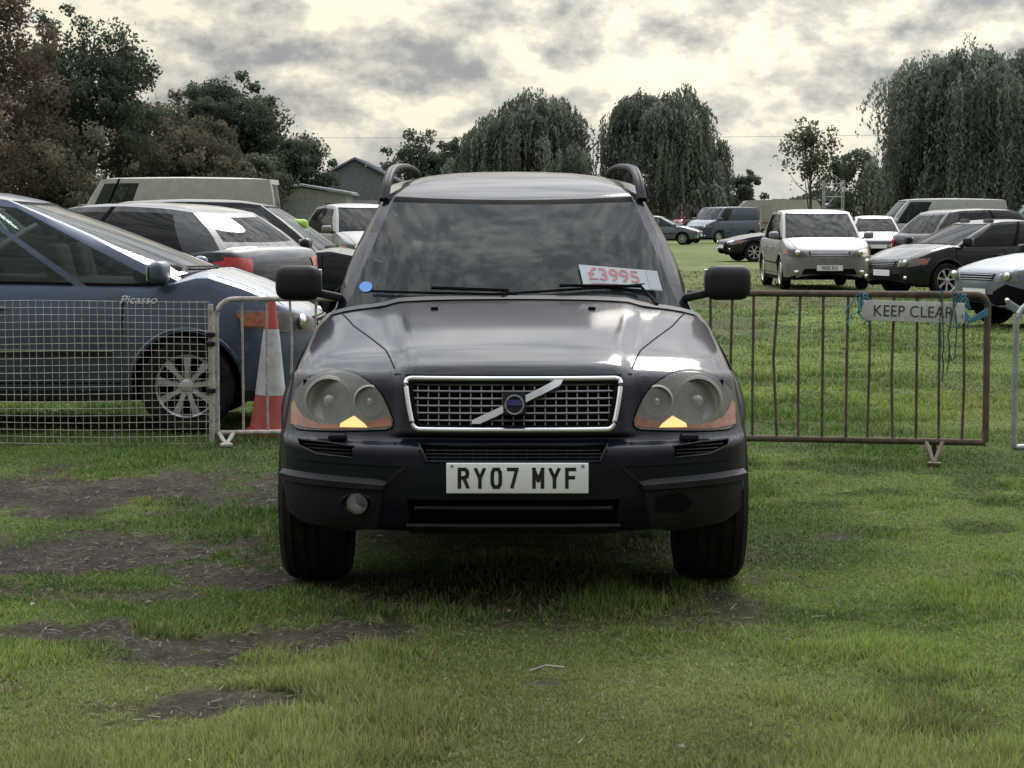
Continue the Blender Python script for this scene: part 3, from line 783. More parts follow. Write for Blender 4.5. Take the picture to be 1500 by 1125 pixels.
r_,bv,gb_,zt_=car('minivan',(6.35,46.2),D(1),L=4.28,W=1.82,H=1.63,wsb=.85,wst=1.75,rt=3.9,rb=4.2,zn=.85,zc=1.07,belt=1.02,belt2=1.06,ztail=1.05,paint='silver',ptext='RN55 ELX',low=.20,grille='chrome',r=.33,wt=(.70,.64),glass='glassd')
car('parked_car',(7.9,60),D(0),L=4.4,W=1.8,H=1.6,paint='silver',glass='glassd')
car('parked_car',(12.2,74),D(-5),L=4.4,W=1.8,H=1.5,paint='white',glass='glassd')
car('saloon_car',(9.2,73),D(-78),L=4.7,W=1.85,H=1.42,wsb=1.5,wst=2.2,rt=3.5,rb=4.2,paint='darkpaint',zn=.72,zc=.95,spokes=7)
car('hatchback',(7.95,115),D(75),L=4.0,W=1.7,H=1.5,paint='silverb',wsb=.95)
car('hatchback',(8.75,41.4),D(-66),L=4.2,W=1.77,H=1.43,wsb=.95,wst=1.9,rt=3.5,rb=4.05,paint='darkpaint',zn=.74,zc=.98,glass='glassd',spokes=7,low=.2)
car('estate_car',(10.9,49.5),D(112),L=4.6,W=1.85,H=1.66,wsb=1.2,wst=2.0,rt=4.0,rb=4.5,paint='darkpaint',zn=.8,zc=1.05,belt=1.03,belt2=1.12,ztail=1.12,glass='glassd')
r_,bv,gb_,zt_=car('damaged_car',(8.15,30.2),D(-68),L=4.2,W=1.77,H=1.45,paint='silverb',zn=.80,zc=1.0,low=.22,spokes=5,rim='grillebar')
dm=MB()
drape(dm,bv,[(.35,.30),(.80,.34),(.84,.52),(.60,.60),(.42,.50)],'front','black',.02,.05)
drape(dm,bv,[(.30,.24),(.86,.22),(.80,.32),(.35,.30)],'front','silverb',.06,.05,.03,.01)
dm.box((.70,.10,.33),(.5,.03,.12),'silverb',Matrix.Rotation(.35,4,'Y'),.01)
dm.obj('crumpled_bumper',r_,30)
car('parked_car',(17.6,70),D(85),L=4.6,W=1.8,H=1.95,paint='teal',wsb=.9,zn=.95,zc=1.25,belt=1.2,belt2=1.25,ztail=1.25)
VAN=dict(L=5.2,W=1.95,H=2.3,wsb=.7,wst=1.35,rt=5.05,rb=5.14,zn=1.0,zc=1.3,belt=1.25,belt2=1.28,ztail=1.28,yf=.95,yr=4.2,r=.34,wt=(.84,.84),doors=[.95,1.95,3.2],roofend=.02)
car('parked_van',(15.2,79),D(-88),paint='white',cols=[(0,.03,'white'),(.25,1,'white')],**{**VAN,'H':2.12})
car('parked_van',(20.8,80),D(-88),paint='white',cols=[(0,.03,'white'),(.25,1,'white')],**{**VAN,'H':2.05})
car('parked_van',(11.7,122),D(-50),paint='bluev',cols=[(0,.03,'bluev'),(.25,1,'bluev')],**{**VAN,'H':2.0,'L':4.4,'rt':4.25,'rb':4.34,'yr':3.5,'doors':[.95,1.95]})
car('parked_van',(11.0,152),D(-8),paint='red',cols=[(0,.03,'red'),(.25,1,'red')],**{**VAN,'H':2.5,'L':5.0,'rt':4.85,'rb':4.94})
car('parked_van',(13.4,154),D(10),paint='charcoal',cols=[(0,.03,'charcoal'),(.25,1,'charcoal')],**{**VAN,'H':2.3})
for (x,y,a,p) in((22.5,68,-80,'silver'),(19,128,85,'white'),(8.2,150,80,'white'),(24.5,75,60,'silverb')):
    car('parked_car',(x,y),D(a),L=4.3,W=1.8,H=1.55,paint=p)
cv=empty('caravan',(16.9,140,0))
m_=MB()
prof=[(-2.75,.55),(-2.85,1.0),(-2.72,1.6),(-2.25,2.25),(-1.6,2.48),(1.9,2.52),(2.45,2.35),(2.75,1.7),(2.8,.9),(2.7,.55)]
ppts=catmull([(a,b,0) for a,b in prof],4)
n=len(ppts)
V=[(p[0],-1.1,p[1]) for p in ppts]+[(p[0],1.1,p[1]) for p in ppts]
m_.add(V,[(i,(i+1)%n,n+(i+1)%n,n+i) for i in range(n)]+[tuple(range(n))[::-1],tuple(range(n,2*n))],'cream')
for a,b,w in((-1.7,1.55,.9),(.1,1.6,.7),(1.7,1.6,.9)): m_.box((a,-1.105,b),(w,.03,.5),'glassd',None,.008)
m_.box((-.75,-1.105,1.4),(.6,.03,1.6),'beige',None,.008); m_.box((0,-1.11,1.05),(5.3,.02,.06),'brownroof')
m_.box((0,0,2.56),(.6,.5,.08),'white',None,.02)
m_.tube([(-2.8,0,.5),(-3.9,0,.45)],.05,'galv'); m_.tube([(-3.7,0,.45),(-3.7,0,.05)],.04,'galv')
m_.obj('shell',cv,30)
wo=wheel('wheel_l',cv,0,0,.33,.2,-1); wo.rotation_euler[2]=R(90); wo.location=(.2,-.95,0)

# ---------------------------------------------------------------- barriers, fence, cone
def barrier(name,x0,y0,x1,y1,zt,zb,k,nb,r=.019,corner=.12,feet=(.18,.82),rb=.008):
    L=math.hypot(x1-x0,y1-y0); a=math.atan2(y1-y0,x1-x0)
    m=MB()
    pts=[(0,0,zb)]+[(0,0,zt-corner)]
    pts+=[(corner-corner*math.cos(R(t)),0,zt-corner+corner*math.sin(R(t))) for t in range(15,91,15)]
    pts+=[(L-corner+corner*math.sin(R(t)),0,zt-corner+corner*math.cos(R(t))) for t in range(0,91,15)]
    pts+=[(L,0,zb)]
    m.tube(pts,r,k,10); m.tube([(0,0,zb),(L,0,zb)],r,k,10)
    for i in range(1,nb+1):
        x=L*i/(nb+1)+rng.normal()*.006; w=rng.normal()*.010
        m.tube([(x,0,zb),(x+w,rng.normal()*.006,zb+(zt-zb)*rng.uniform(.3,.7)),(x+rng.normal()*.004,0,zt)],rb,k,6)
    for f in feet:
        x=L*f
        m.tube([(x-.05,0,zb),(x,-.30,.012)],.014,k,8); m.tube([(x+.05,0,zb),(x,-.30,.012)],.014,k,8)
        m.tube([(x,0,zb),(x,.26,.012)],.016,k,8)
        for yy in(-.31,.27): m.box((x,yy,.012),(.08,.07,.02),k,None,.005)
    return m.obj(name,None,40,(x0,y0,0),a)
barrier('crowd_barrier',.82,13.75,2.90,13.35,1.02,.115,'rust',14,r=.021,corner=.07,feet=(.855,.1),rb=.009)
barrier('crowd_barrier',3.04,13.2,5.2,13.9,.98,.10,'galv',13,corner=.14)
barrier('crowd_barrier',-1.96,14.5,.0,14.75,.95,.06,'peel',11,r=.018,corner=.12,feet=(.03,.9))
f=MB(); zt=.945
for x in np.arange(-4.9,-1.99,.0505): f.tube([(x,rng.normal()*.002,.0),(x+rng.normal()*.005,rng.normal()*.003,zt*.5),(x,0,zt)],.0019,'wire',4,cap=False)
for z in np.arange(.0,zt+.01,.047): f.tube([(x,.004+rng.normal()*.001,z+.006*math.sin(x*3+z*5)) for x in np.linspace(-4.9,-1.99,14)],.0019,'wire',4,cap=False)
f.obj('wire_mesh_fence',None,0,(0,14.4,0))
f=MB(); f.tube([(0,0,0),(0,0,.92)],.018,'peel',8)
for z in(.35,.66,.72): f.box((0,-.01,z),(.06,.05,.03),'clad',None,.005)
f.obj('fence_post',None,40,(-1.985,14.42,0))
c=empty('traffic_cone',(-1.66,14.95,0)); c.rotation_euler=(0,R(1.2),0)
m_=MB(); m_.box((0,0,.02),(.34,.34,.04),'conered',None,.012)
rr=lambda z:.135-.108*(z/.93)
m_.lathe([(rr(.04)+.01,.04),(rr(.28),.28)],'conered',(0,0,0),'z',32)
m_.lathe([(rr(.28)+.003,.28),(rr(.73)+.003,.73)],'conewhite',(0,0,0),'z',32)
m_.lathe([(rr(.73),.73),(rr(.90),.90),(rr(.92)*.85,.93),(.012,.93)],'conered',(0,0,0),'z',32)
m_.obj('cone_shell',c,40)
sg=empty('keep_clear_sign',(2.455,13.40,.915)); sg.rotation_euler=(R(0),R(1.3),R(-11))
m_=MB(); m_.box((0,0,0),(.62,.012,.125),'sign',None,.002); m_.obj('board',sg,30)
text('lettering','KEEP CLEAR',.100,'marker',sg,(0,-.0085,-.002),(R(90),0,0),.90,.0008,-.0008)
m_=MB()
def knot(x,y,z,k,n,amp,drop):
    for i in range(n):
        a=rng.uniform(-1,1,3); p=[(x+a[0]*.02,y-.02,z+.03)]
        q=Vector(p[0])
        for j in range(7):
            q=q+Vector((rng.normal()*amp,rng.normal()*.012,-drop/7*rng.uniform(.5,1.4))); p.append(q[:])
        m_.tube(p,.0045,k,5)
for xx in(2.16,2.74):
    yy=13.35+(2.9-xx)*.192
    for i in range(6):
        m_.tube([(xx+.03*math.cos(t)+i*.006,yy+.03*math.sin(t*1.0),.98+.045*math.sin(t+i)) for t in np.linspace(0,6.3,12)],.005,'rope',5)
    knot(xx,yy,1.0,'rope',6,.018,.20)
knot(2.62,13.38,1.02,'greenrope',2,.006,.52); knot(2.70,13.36,1.0,'greenrope',3,.01,.42)
for i in range(5): m_.tube([(2.74,13.36,.93-i*.01),(2.82+rng.normal()*.02,13.33,.86),(2.90,13.33,.90+i*.01)],.006,'rope',5)
m_.obj('blue_twine')

# ---------------------------------------------------------------- buildings
def shed(name,x,y,w,dp,eave,ridge,wall,roof):
    b=empty(name,(x,y,0)); m=MB(); h=w/2
    m.add([(-h,0,0),(h,0,0),(h,0,eave),(0,0,ridge),(-h,0,eave),(-h,dp,0),(h,dp,0),(h,dp,eave),(0,dp,ridge),(-h,dp,eave)],
          [(0,1,2,3,4),(5,9,8,7,6),(0,4,9,5),(1,6,7,2)],wall); m.obj('walls',b,0)
    m=MB()
    for s in(-1,1):
        e=.25; sl=(ridge-eave)/h
        V=[(0,-.2,ridge+.05),(s*(h+e),-.2,eave-e*sl+.05),(s*(h+e),dp+.2,eave-e*sl+.05),(0,dp+.2,ridge+.05)]
        V+=[(a,b_,c_+.08) for a,b_,c_ in V]
        m.add(V,[(0,1,2,3),(4,5,6,7),(0,1,5,4),(1,2,6,5),(2,3,7,6),(3,0,4,7)],roof)
        for yy in np.arange(0,dp,1.0): m.tube([(0,yy,ridge+.14),(s*(h+e),yy,eave-e*sl+.14)],.03,roof,4)
    m.obj('roof',b,0)
    m=MB(); m.box((0,-.03,1.1),(w*.4,.05,2.2),'galv'); m.box((w*.34,-.03,1.6),(w*.14,.05,.8),'glassd')
    for i in range(-8,9): m.box((i*w/17,-.02,eave*.5),(.03,.03,eave*.98),wall)
    m.obj('door_and_cladding',b,0)
shed('workshop_shed',-7.0,98,5.2,9,2.6,3.95,'shedwall','shedroof')
shed('portable_cabin',-12.0,96,5.5,6,2.9,3.35,'beige','brownroof')
shed('portable_cabin',-8.6,90,3.6,4,2.35,2.65,'white','galv')
s_=MB()
for x in(-.45,.45):
    for y in(-.3,.3): s_.tube([(x,y,0),(x,y,3.2)],.03,'galv',6)
for z in(.6,1.2,1.8,2.4,3.0):
    for y in(-.3,.3): s_.tube([(-.45,y,z),(.45,y,z)],.025,'galv',6)
for z in(.6,1.8): s_.tube([(-.45,-.3,z),(.45,-.3,z+1.2)],.02,'galv',6)
s_.obj('scaffold_tower',None,40,(15.2,104,0))
w=MB()
w.tube([(x,0,6.6-.9*(1-((x+2)/55)**2)+.9) for x in np.linspace(-60,60,40)],.010,'bark',4)
w.obj('power_line',None,0,(0,145,0))
w=MB()
for x in(-57,57): w.tube([(x,0,0),(x,0,8)],[.15,.10],'bark',8)
w.obj('utility_pole',None,30,(0,145,0))

# ---------------------------------------------------------------- noise
_tab=np.random.default_rng(3).random((256,256))
def vn(x,y):
    xi=np.floor(x).astype(int);yi=np.floor(y).astype(int);fx=x-xi;fy=y-yi
    fx=fx*fx*(3-2*fx);fy=fy*fy*(3-2*fy)
    g=lambda a,b:_tab[a&255,b&255]
    return (g(xi,yi)*(1-fx)+g(xi+1,yi)*fx)*(1-fy)+(g(xi,yi+1)*(1-fx)+g(xi+1,yi+1)*fx)*fy
def fbm(x,y,o=4):
    s=0;a=.5;t=0
    for i in range(o):
        s=s+a*vn(x*2**i+i*17.3,y*2**i+i*9.1); t+=a; a*=.5
    return s/t
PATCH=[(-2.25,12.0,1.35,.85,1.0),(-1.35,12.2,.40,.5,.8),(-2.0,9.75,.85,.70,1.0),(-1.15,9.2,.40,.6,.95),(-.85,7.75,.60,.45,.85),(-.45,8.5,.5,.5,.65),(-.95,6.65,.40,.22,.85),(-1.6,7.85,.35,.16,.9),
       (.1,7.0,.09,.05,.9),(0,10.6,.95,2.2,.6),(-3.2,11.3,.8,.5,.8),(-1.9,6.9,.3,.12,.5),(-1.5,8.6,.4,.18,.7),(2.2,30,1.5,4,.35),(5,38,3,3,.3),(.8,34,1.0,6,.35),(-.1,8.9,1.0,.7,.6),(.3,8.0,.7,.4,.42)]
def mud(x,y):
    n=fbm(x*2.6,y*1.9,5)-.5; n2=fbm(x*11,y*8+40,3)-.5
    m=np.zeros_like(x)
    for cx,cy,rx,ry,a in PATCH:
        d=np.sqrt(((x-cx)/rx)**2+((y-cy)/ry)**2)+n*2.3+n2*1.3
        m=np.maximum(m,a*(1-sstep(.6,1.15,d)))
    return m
def gcol(x,y):
    n1=fbm(x*.9+5,y*.6,4)[:,None]; n2=fbm(x*3.1,y*2.2+70,4)[:,None]; n3=fbm(x*.16+50,y*.07,3)[:,None]
    c1=np.array([.095,.170,.030]);c2=np.array([.195,.285,.055]);c3=np.array([.25,.235,.095]);c4=np.array([.058,.112,.024])
    a=sstep(.38,.62,n1); c=c1*(1-a)+c2*a
    b=sstep(.50,.68,n2)*.8; c=c*(1-b)+c4*b
    d=sstep(.48,.66,n3)*.5; c=c*(1-d)+c3*d
    far=sstep(14,60,y)[:,None]; c=c*(1-far*.6)+np.array([.175,.195,.085])*far*.6
    return c
# ---------------------------------------------------------------- ground
gx=np.concatenate([-np.geomspace(4.6,600,36)[::-1],np.arange(-4.5,4.51,.05),np.geomspace(4.6,600,36)])
gy=np.concatenate([[-300,-60,-15,-3,2,4],np.arange(4.6,16,.05),np.geomspace(16.1,70,110),np.geomspace(72,900,40)])
X,Y=np.meshgrid(gx,gy); xf=X.ravel(); yf_=Y.ravel()
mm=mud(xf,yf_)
def gz(x,y,m_=None):
    if m_ is None: m_=mud(x,y)
    z=-.004+(fbm(x*1.3,y*1.3,4)-.5)*.035*np.exp(-np.abs(y-9)/12)-.012*m_
    w_=np.exp(-(((np.abs(x)-.8)/.3)**2+((y-9.03)/.5)**2)); return z*(1-w_)-.004*w_
zz=gz(xf,yf_,mm)+(fbm(xf*9,yf_*9,3)-.5)*.05*mm*np.exp(-np.maximum(0,yf_-13))
nr,nc=len(gy),len(gx)
co=np.stack([xf,yf_,zz],1)
idx=np.arange(nr*nc).reshape(nr,nc)
fc=np.stack([idx[:-1,:-1],idx[:-1,1:],idx[1:,1:],idx[1:,:-1]],-1).reshape(-1,4)
def np_mesh(name,co,fc,col,mat,smooth=False,parent=None,loc=None):
    me=bpy.data.meshes.new(name); k=fc.shape[1]
    me.vertices.add(len(co)); me.vertices.foreach_set('co',co.astype(np.float32).ravel())
    me.loops.add(fc.size); me.loops.foreach_set('vertex_index',fc.astype(np.int32).ravel())
    me.polygons.add(len(fc)); me.polygons.foreach_set('loop_start',np.arange(0,fc.size,k,dtype=np.int32))
    me.polygons.foreach_set('use_smooth',np.full(len(fc),smooth))
    me.update(calc_edges=True)
    a=me.attributes.new('col','FLOAT_COLOR','POINT')
    c4=np.ones((len(co),4),np.float32); c4[:,:3]=col; a.data.foreach_set('color',c4.ravel())
    me.materials.append(mat)
    o=bpy.data.objects.new(name,me); scene.collection.objects.link(o)
    if parent: o.parent=parent
    if loc: o.location=loc
    return o
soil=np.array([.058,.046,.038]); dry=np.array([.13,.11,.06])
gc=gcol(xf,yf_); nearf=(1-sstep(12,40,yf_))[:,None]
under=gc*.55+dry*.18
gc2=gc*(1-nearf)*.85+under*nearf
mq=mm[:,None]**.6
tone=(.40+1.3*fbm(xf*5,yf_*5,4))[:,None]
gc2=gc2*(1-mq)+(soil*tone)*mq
m,nt,o=_mat('ground_soil_grass'); N=nt.nodes;L=nt.links
b=N.new('ShaderNodeBsdfPrincipled'); b.inputs['Roughness'].default_value=.95; b.inputs['Specular IOR Level'].default_value=.15
a=N.new('ShaderNodeAttribute'); a.attribute_name='col'; tc=N.new('ShaderNodeTexCoord')
n1=N.new('ShaderNodeTexNoise'); n1.inputs['Scale'].default_value=28; n1.inputs['Detail'].default_value=7; n1.inputs['Roughness'].default_value=.78
mp=N.new('ShaderNodeMapping'); mp.inputs['Scale'].default_value=(1,.6,1); L.new(tc.outputs['Object'],mp.inputs[0])
L.new(mp.outputs[0],n1.inputs['Vector'])
n2=N.new('ShaderNodeTexNoise'); n2.inputs['Scale'].default_value=2.1; n2.inputs['Detail'].default_value=8; n2.inputs['Roughness'].default_value=.7; L.new(mp.outputs[0],n2.inputs['Vector'])
r1=N.new('ShaderNodeMapRange'); r1.inputs[1].default_value=.3; r1.inputs[2].default_value=.7; r1.inputs[3].default_value=.35; r1.inputs[4].default_value=1.65; L.new(n1.outputs[0],r1.inputs[0])
r2=N.new('ShaderNodeMapRange'); r2.inputs[1].default_value=.35; r2.inputs[2].default_value=.65; r2.inputs[3].default_value=.8; r2.inputs[4].default_value=1.2; L.new(n2.outputs[0],r2.inputs[0])
mu=N.new('ShaderNodeMath'); mu.operation='MULTIPLY'; L.new(r1.outputs[0],mu.inputs[0]); L.new(r2.outputs[0],mu.inputs[1])
vm=N.new('ShaderNodeVectorMath'); vm.operation='SCALE'; L.new(a.outputs[0],vm.inputs[0]); L.new(mu.outputs[0],vm.inputs['Scale'])
L.new(vm.outputs[0],b.inputs['Base Color'])
bp=N.new('ShaderNodeBump'); bp.inputs['Strength'].default_value=1; bp.inputs['Distance'].default_value=.05; L.new(n1.outputs[0],bp.inputs['Height']); L.new(bp.outputs[0],b.inputs['Normal'])
L.new(b.outputs[0],o.inputs[0])
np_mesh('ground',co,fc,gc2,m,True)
def blades(name,n,y0,y1,pw,hmin,hmax,wid,mode='grass'):
    u=rng.random(n)
    y=(y0**pw+(y1**pw-y0**pw)*u)**(1/pw)
    x=(rng.random(n)*2-1)*(.25*y+1.0)
    mk=mud(x,y)
    clump=fbm(x*5,y*5,3); tall=fbm(x*1.7+30,y*1.4,4)
    if mode=='grass':
        keep=(rng.random(n)>np.clip(mk*1.25,0,.975))&(rng.random(n)<.45+clump*1.0)
    else: keep=(rng.random(n)<mk*.9+.04)
    x=x[keep];y=y[keep];mk=mk[keep];clump=clump[keep];tall=tall[keep]; k=len(x)
    sc=.6+1.3*sstep(.42,.72,tall)*(.5+clump)
    h=rng.uniform(hmin,hmax,k)*sc*(1-.5*mk); w=wid*(rng.uniform(.6,1.4,k))*(1+y/14)
    ang=rng.random(k)*2*np.pi; lean=rng.random(k)**1.1*1.1
    if mode!='grass': h=rng.uniform(.003,.012,k)
    la=rng.random(k)*2*np.pi
    z=gz(x,y,mk)-.003
    p0=np.stack([x-np.cos(ang)*w/2,y-np.sin(ang)*w/2,z],1); p1=np.stack([x+np.cos(ang)*w/2,y+np.sin(ang)*w/2,z],1)
    lx=np.cos(la)*h*lean; ly=np.sin(la)*h*lean
    if mode!='grass': L_=rng.uniform(.015,.06,k); lx=np.cos(la)*L_; ly=np.sin(la)*L_; p0[:,2]+=.012; p1[:,2]+=.010
    tip=np.stack([x+lx,y+ly,z+h*(1-.35*lean)+(.0 if mode=='grass' else .012)],1)
    co=np.empty((k*3,3)); co[0::3]=p0;co[1::3]=p1;co[2::3]=tip
    c=gcol(x,y)
    if mode=='grass':
        j=rng.random((k,1)); c=c*(.62+.8*j)
        yl=(rng.random(k)<.08+.45*mk)[:,None]; c=np.where(yl,np.array([.30,.25,.12])*(.6+.7*j),c)
    else:
        c=np.array([.20,.165,.12])*(.3+1.1*rng.random((k,1)))
    cc=np.empty((k*3,3)); cc[0::3]=c*.5;cc[1::3]=c*.5;cc[2::3]=c*1.3  # light on the tips is put into the blade colour, roots darker
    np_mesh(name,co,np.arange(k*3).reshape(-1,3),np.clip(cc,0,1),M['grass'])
blades('grass',640000,4.9,18,-.6,.014,.038,.0042)
blades('grass',200000,16,60,-.5,.025,.05,.0065)
blades('dead_grass_litter',60000,5,15,.3,.01,.02,.003,'straw')
lv=MB()
for i in range(50):
    x=rng.uniform(-2.6,2.6); y=rng.uniform(5.8,12); s=rng.uniform(.010,.022); a=rng.random()*6.28
    z=float(gz(np.array([x]),np.array([y]))[0])+.02
    c_,s_2=math.cos(a)*s,math.sin(a)*s
    lv.add([(x-c_,y-s_2,z),(x+s_2*.5,y-c_*.5,z+.006),(x+c_,y+s_2,z+.004),(x-s_2*.5,y+c_*.5,z+.010)],[(0,1,2,3)],'beige' if i%4==0 else 'brownroof')
lv.tube([(.06,7.05,.02),(.11,7.02,.045),(.17,7.06,.03)],.004,'beige',5)
lv.obj('fallen_leaves',None,0)

# ---------------------------------------------------------------- trees
def leafmesh(name,pos,size,col,parent,down=None,asp=1.0):
    n=len(pos)
    a=rng.normal(size=(n,3))
    if down is not None: a=np.array([0,0,-1])+a*down
    a/=np.linalg.norm(a,axis=1)[:,None]
    b=rng.normal(size=(n,3)); b-=a*(a*b).sum(1)[:,None]; b/=np.linalg.norm(b,axis=1)[:,None]
    s=(size*rng.uniform(.6,1.4,n))[:,None]
    co=np.empty((n*4,3)); co[0::4]=pos-a*s*asp; co[1::4]=pos+b*s*.6; co[2::4]=pos+a*s*asp; co[3::4]=pos-b*s*.6
    return np_mesh(name,co,np.arange(n*4).reshape(-1,4),np.repeat(col,4,0),M['leaf'],parent=parent)
def trunk(root,h,r,limbs):
    m=MB(); m.tube([(0,0,-.1),(.05,0,h*.3),(0,.05,h*.6),(.1,0,h*.85)],[r*1.3,r,r*.7,r*.3],'bark',10)
    for (x,y,z) in limbs:
        s=Vector((0,0,h*rng.uniform(.22,.5))); e=Vector((x,y,z)); mid=s.lerp(e,.5)+Vector((0,0,-.2))
        m.tube([s,mid,e],[r*.5,r*.3,r*.08],'bark',6)
    m.obj('trunk',root,40)
def tree(name,X,Y,h,rad,c0,n=30000,leaf=.075,nb=34,low=.15,gap=.36,trunkr=.22):
    root=empty(name,(X,Y,0)); c0=np.array(c0)
    zc=h*(1+low)/2; rz=h*(1-low)/2
    B=[]
    for i in range(nb):
        d=rng.normal(size=3); d/=np.linalg.norm(d); q=rng.random()**.4
        br=rad*rng.uniform(.16,.38)
        zr=zc+d[2]*q*(rz-br*.7)
        wid=rad*(1-.35*max(0,(zr-zc)/rz))-br*.55
        B.append((d[0]*q*wid,d[1]*q*wid,zr,br))
    for i in range(nb//2):
        a=rng.random()*6.28; t=rng.random(); e=rng.uniform(.88,1.03)
        B.append((math.cos(a)*rad*e*math.sqrt(max(0,1-t*t))*.95,math.sin(a)*rad*e*math.sqrt(max(0,1-t*t))*.95,zc+rz*e*t*.96,rad*rng.uniform(.09,.17)))
    B.append((0,0,zc,rad*.5)); B=np.array(B)
    pr=B[:,3]**2; pr/=pr.sum(); ix=rng.choice(len(B),n,p=pr)
    d=rng.normal(size=(n,3)); d/=np.linalg.norm(d,axis=1)[:,None]
    q=rng.random(n)**.45*(1+.25*np.abs(rng.normal(size=n))*rng.random(n))
    pos=B[ix,:3]+d*(B[ix,3]*q)[:,None]*np.array([1,1,.8])
    g=fbm(pos[:,0]*1.7+X,pos[:,2]*1.9+pos[:,1],3); kp=g>gap; pos=pos[kp]; ix=ix[kp]; d=d[kp]
    n=len(pos)
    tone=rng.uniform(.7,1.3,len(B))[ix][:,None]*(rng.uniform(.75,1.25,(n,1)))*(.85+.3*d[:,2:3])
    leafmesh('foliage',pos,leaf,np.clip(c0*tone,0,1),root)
    trunk(root,h,trunkr,[tuple(b[:3]) for b in B[:8]])
def willow(name,X,Y,h,rad,c0,bottom=1.2,ncl=150,leaf=.085,seed=0,strand=16):
    """weeping willow: clumps of hanging strands hung from an uneven crown"""
    root=empty(name,(X,Y,0)); c0=np.array(c0); rg=np.random.default_rng(seed+11)
    P_=[];C=[];limbs=[]
    lob=[(rg.uniform(-.62,.62)*rad,rg.uniform(-.5,.5)*rad,rg.uniform(.68,.97)*h,rad*rg.uniform(.28,.50)) for _ in range(7)]
    lob[0]=(rg.uniform(-.25,.25)*rad,0,h,rad*.42)
    for c in range(ncl):
        if rg.random()<.74:
            l=lob[rg.integers(7)]; a=rg.random()*6.28; q=rg.random()**.5
            x=l[0]+math.cos(a)*l[3]*q; y=l[1]+math.sin(a)*l[3]*q; z=l[2]-l[3]*.75*q*q+rg.normal()*.16
        else:
            a=rg.random()*6.28; x=math.cos(a)*rad*rg.uniform(.55,1.0); y=math.sin(a)*rad*rg.uniform(.55,1.0); z=h*rg.uniform(.38,.72)
        if math.hypot(x,y)>rad: continue
        rr_=math.hypot(x,y)/rad
        a0=math.atan2(y,x); L0=(.9+2.6*rr_)*rg.uniform(.45,1.4)*h/8.5; cr=rg.uniform(.18,.5)*rad*.25
        tone=rg.uniform(.55,1.45); limbs.append((x,y,z-.2))
        sway=rg.normal(size=2)*.18; thr=rg.uniform(.1,.6)
        for s in range(int(strand*rg.uniform(.6,1.4))):
            dx,dy=rg.normal(size=2)*cr; ln=min(L0*rg.uniform(.5,1.15),z-bottom*rg.uniform(.7,1.4))
            if ln<.25: continue
            m_=int(ln/(leaf*1.35))+1; t=np.linspace(0,1,m_); z0=z-.7*math.hypot(dx,dy)**1.5/max(.2,cr)*.5+rg.normal()*.12
            up=.18*np.sin(np.pi*np.minimum(1,t*2.2))*rg.random()
            P_.append(np.stack([x+dx+math.cos(a0)*thr*np.sqrt(t)+rg.normal(size=m_)*.05+sway[0]*t,y+dy+math.sin(a0)*thr*np.sqrt(t)+rg.normal(size=m_)*.05+sway[1]*t,z0-ln*t+up],1))
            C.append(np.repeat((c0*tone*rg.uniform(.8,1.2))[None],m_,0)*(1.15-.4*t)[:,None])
    pos=np.concatenate(P_);col=np.concatenate(C)*rg.uniform(.8,1.2,(len(pos),1))
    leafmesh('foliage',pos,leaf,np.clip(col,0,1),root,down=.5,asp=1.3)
    trunk(root,h*.9,.35,limbs[:14])
G1=(.120,.142,.105);G2=(.088,.108,.080);BR=(.150,.118,.092);OL=(.140,.132,.098);WG=(.150,.170,.140);WG2=(.160,.180,.150)  # foliage colours lightened to stand in for distance haze
tree('oak_tree',-18.6,75,10.4,3.7,BR,42000,.07,44,.05)
tree('oak_tree',-15.6,80,9.3,3.1,G2,40000,.07,38,.1)
tree('maple_tree',-17.0,70,5.6,2.5,BR,20000,.065,30,.1)
tree('ash_tree',-13.9,86,7.0,2.5,OL,28000,.07,32,.1)
tree('ash_tree',-12.7,92,7.2,2.1,G1,18000,.07,28,.15,gap=.42)
tree('oak_tree',-11.1,88,7.4,2.7,G2,40000,.07,40,.1)
tree('maple_tree',-12.3,82,5.4,2.9,OL,28000,.07,32,.05)
tree('oak_tree',-8.9,92,5.2,2.0,G2,18000,.07,26,.1)
tree('maple_tree',-15.5,74,4.8,2.8,OL,20000,.07,28,.05)
tree('maple_tree',-9.9,84,4.0,1.7,G1,12000,.07,24,.05)
tree('oak_tree',-5.9,150,7.4,3.2,G2,20000,.10,34,.15)
tree('oak_tree',-3.4,152,7.2,2.6,G2,12000,.10,28,.15)
willow('willow_tree',1.6,140,9.6,4.2,WG,1.5,230,.095,1)
willow('willow_tree',-1.7,143,7.4,2.8,WG,1.5,110,.095,4)
willow('willow_tree',9.9,142,9.8,4.1,WG,2.0,250,.095,2)
tree('hawthorn_tree',15.2,146,4.7,1.9,G1,10000,.10,24,.1)
tree('sapling_tree',14.9,110,6.4,1.9,(.135,.14,.10),3800,.085,34,.35,gap=.40,trunkr=.07)
tree('birch_tree',18.0,112,5.3,2.1,G1,14000,.08,30,.15,gap=.44)
willow('willow_tree',18.0,88,8.3,3.0,WG2,1.4,270,.07,5)
willow('willow_tree',21.9,90,8.9,3.6,WG2,1.0,300,.07,7)
willow('willow_tree',16.5,92,5.4,1.8,WG2,1.2,90,.07,9)
n=70000; hx=rng.uniform(-95,95,n); top=1.8+2.8*fbm(hx*.16+9,hx*0+3,5); hz=rng.random(n)**.8*top; hy=rng.normal(size=n)*1.0
hr=empty('hedge',(0,172,0)); leafmesh('foliage',np.stack([hx,hy,hz],1),.2,np.array([.115,.125,.10])*rng.uniform(.6,1.35,(n,1)),hr)
m_=MB()
for x in range(-94,95,3): m_.tube([(x,0,0),(x+.3,0,1.8)],[.12,.05],'bark',5)
m_.obj('stems',hr,0)
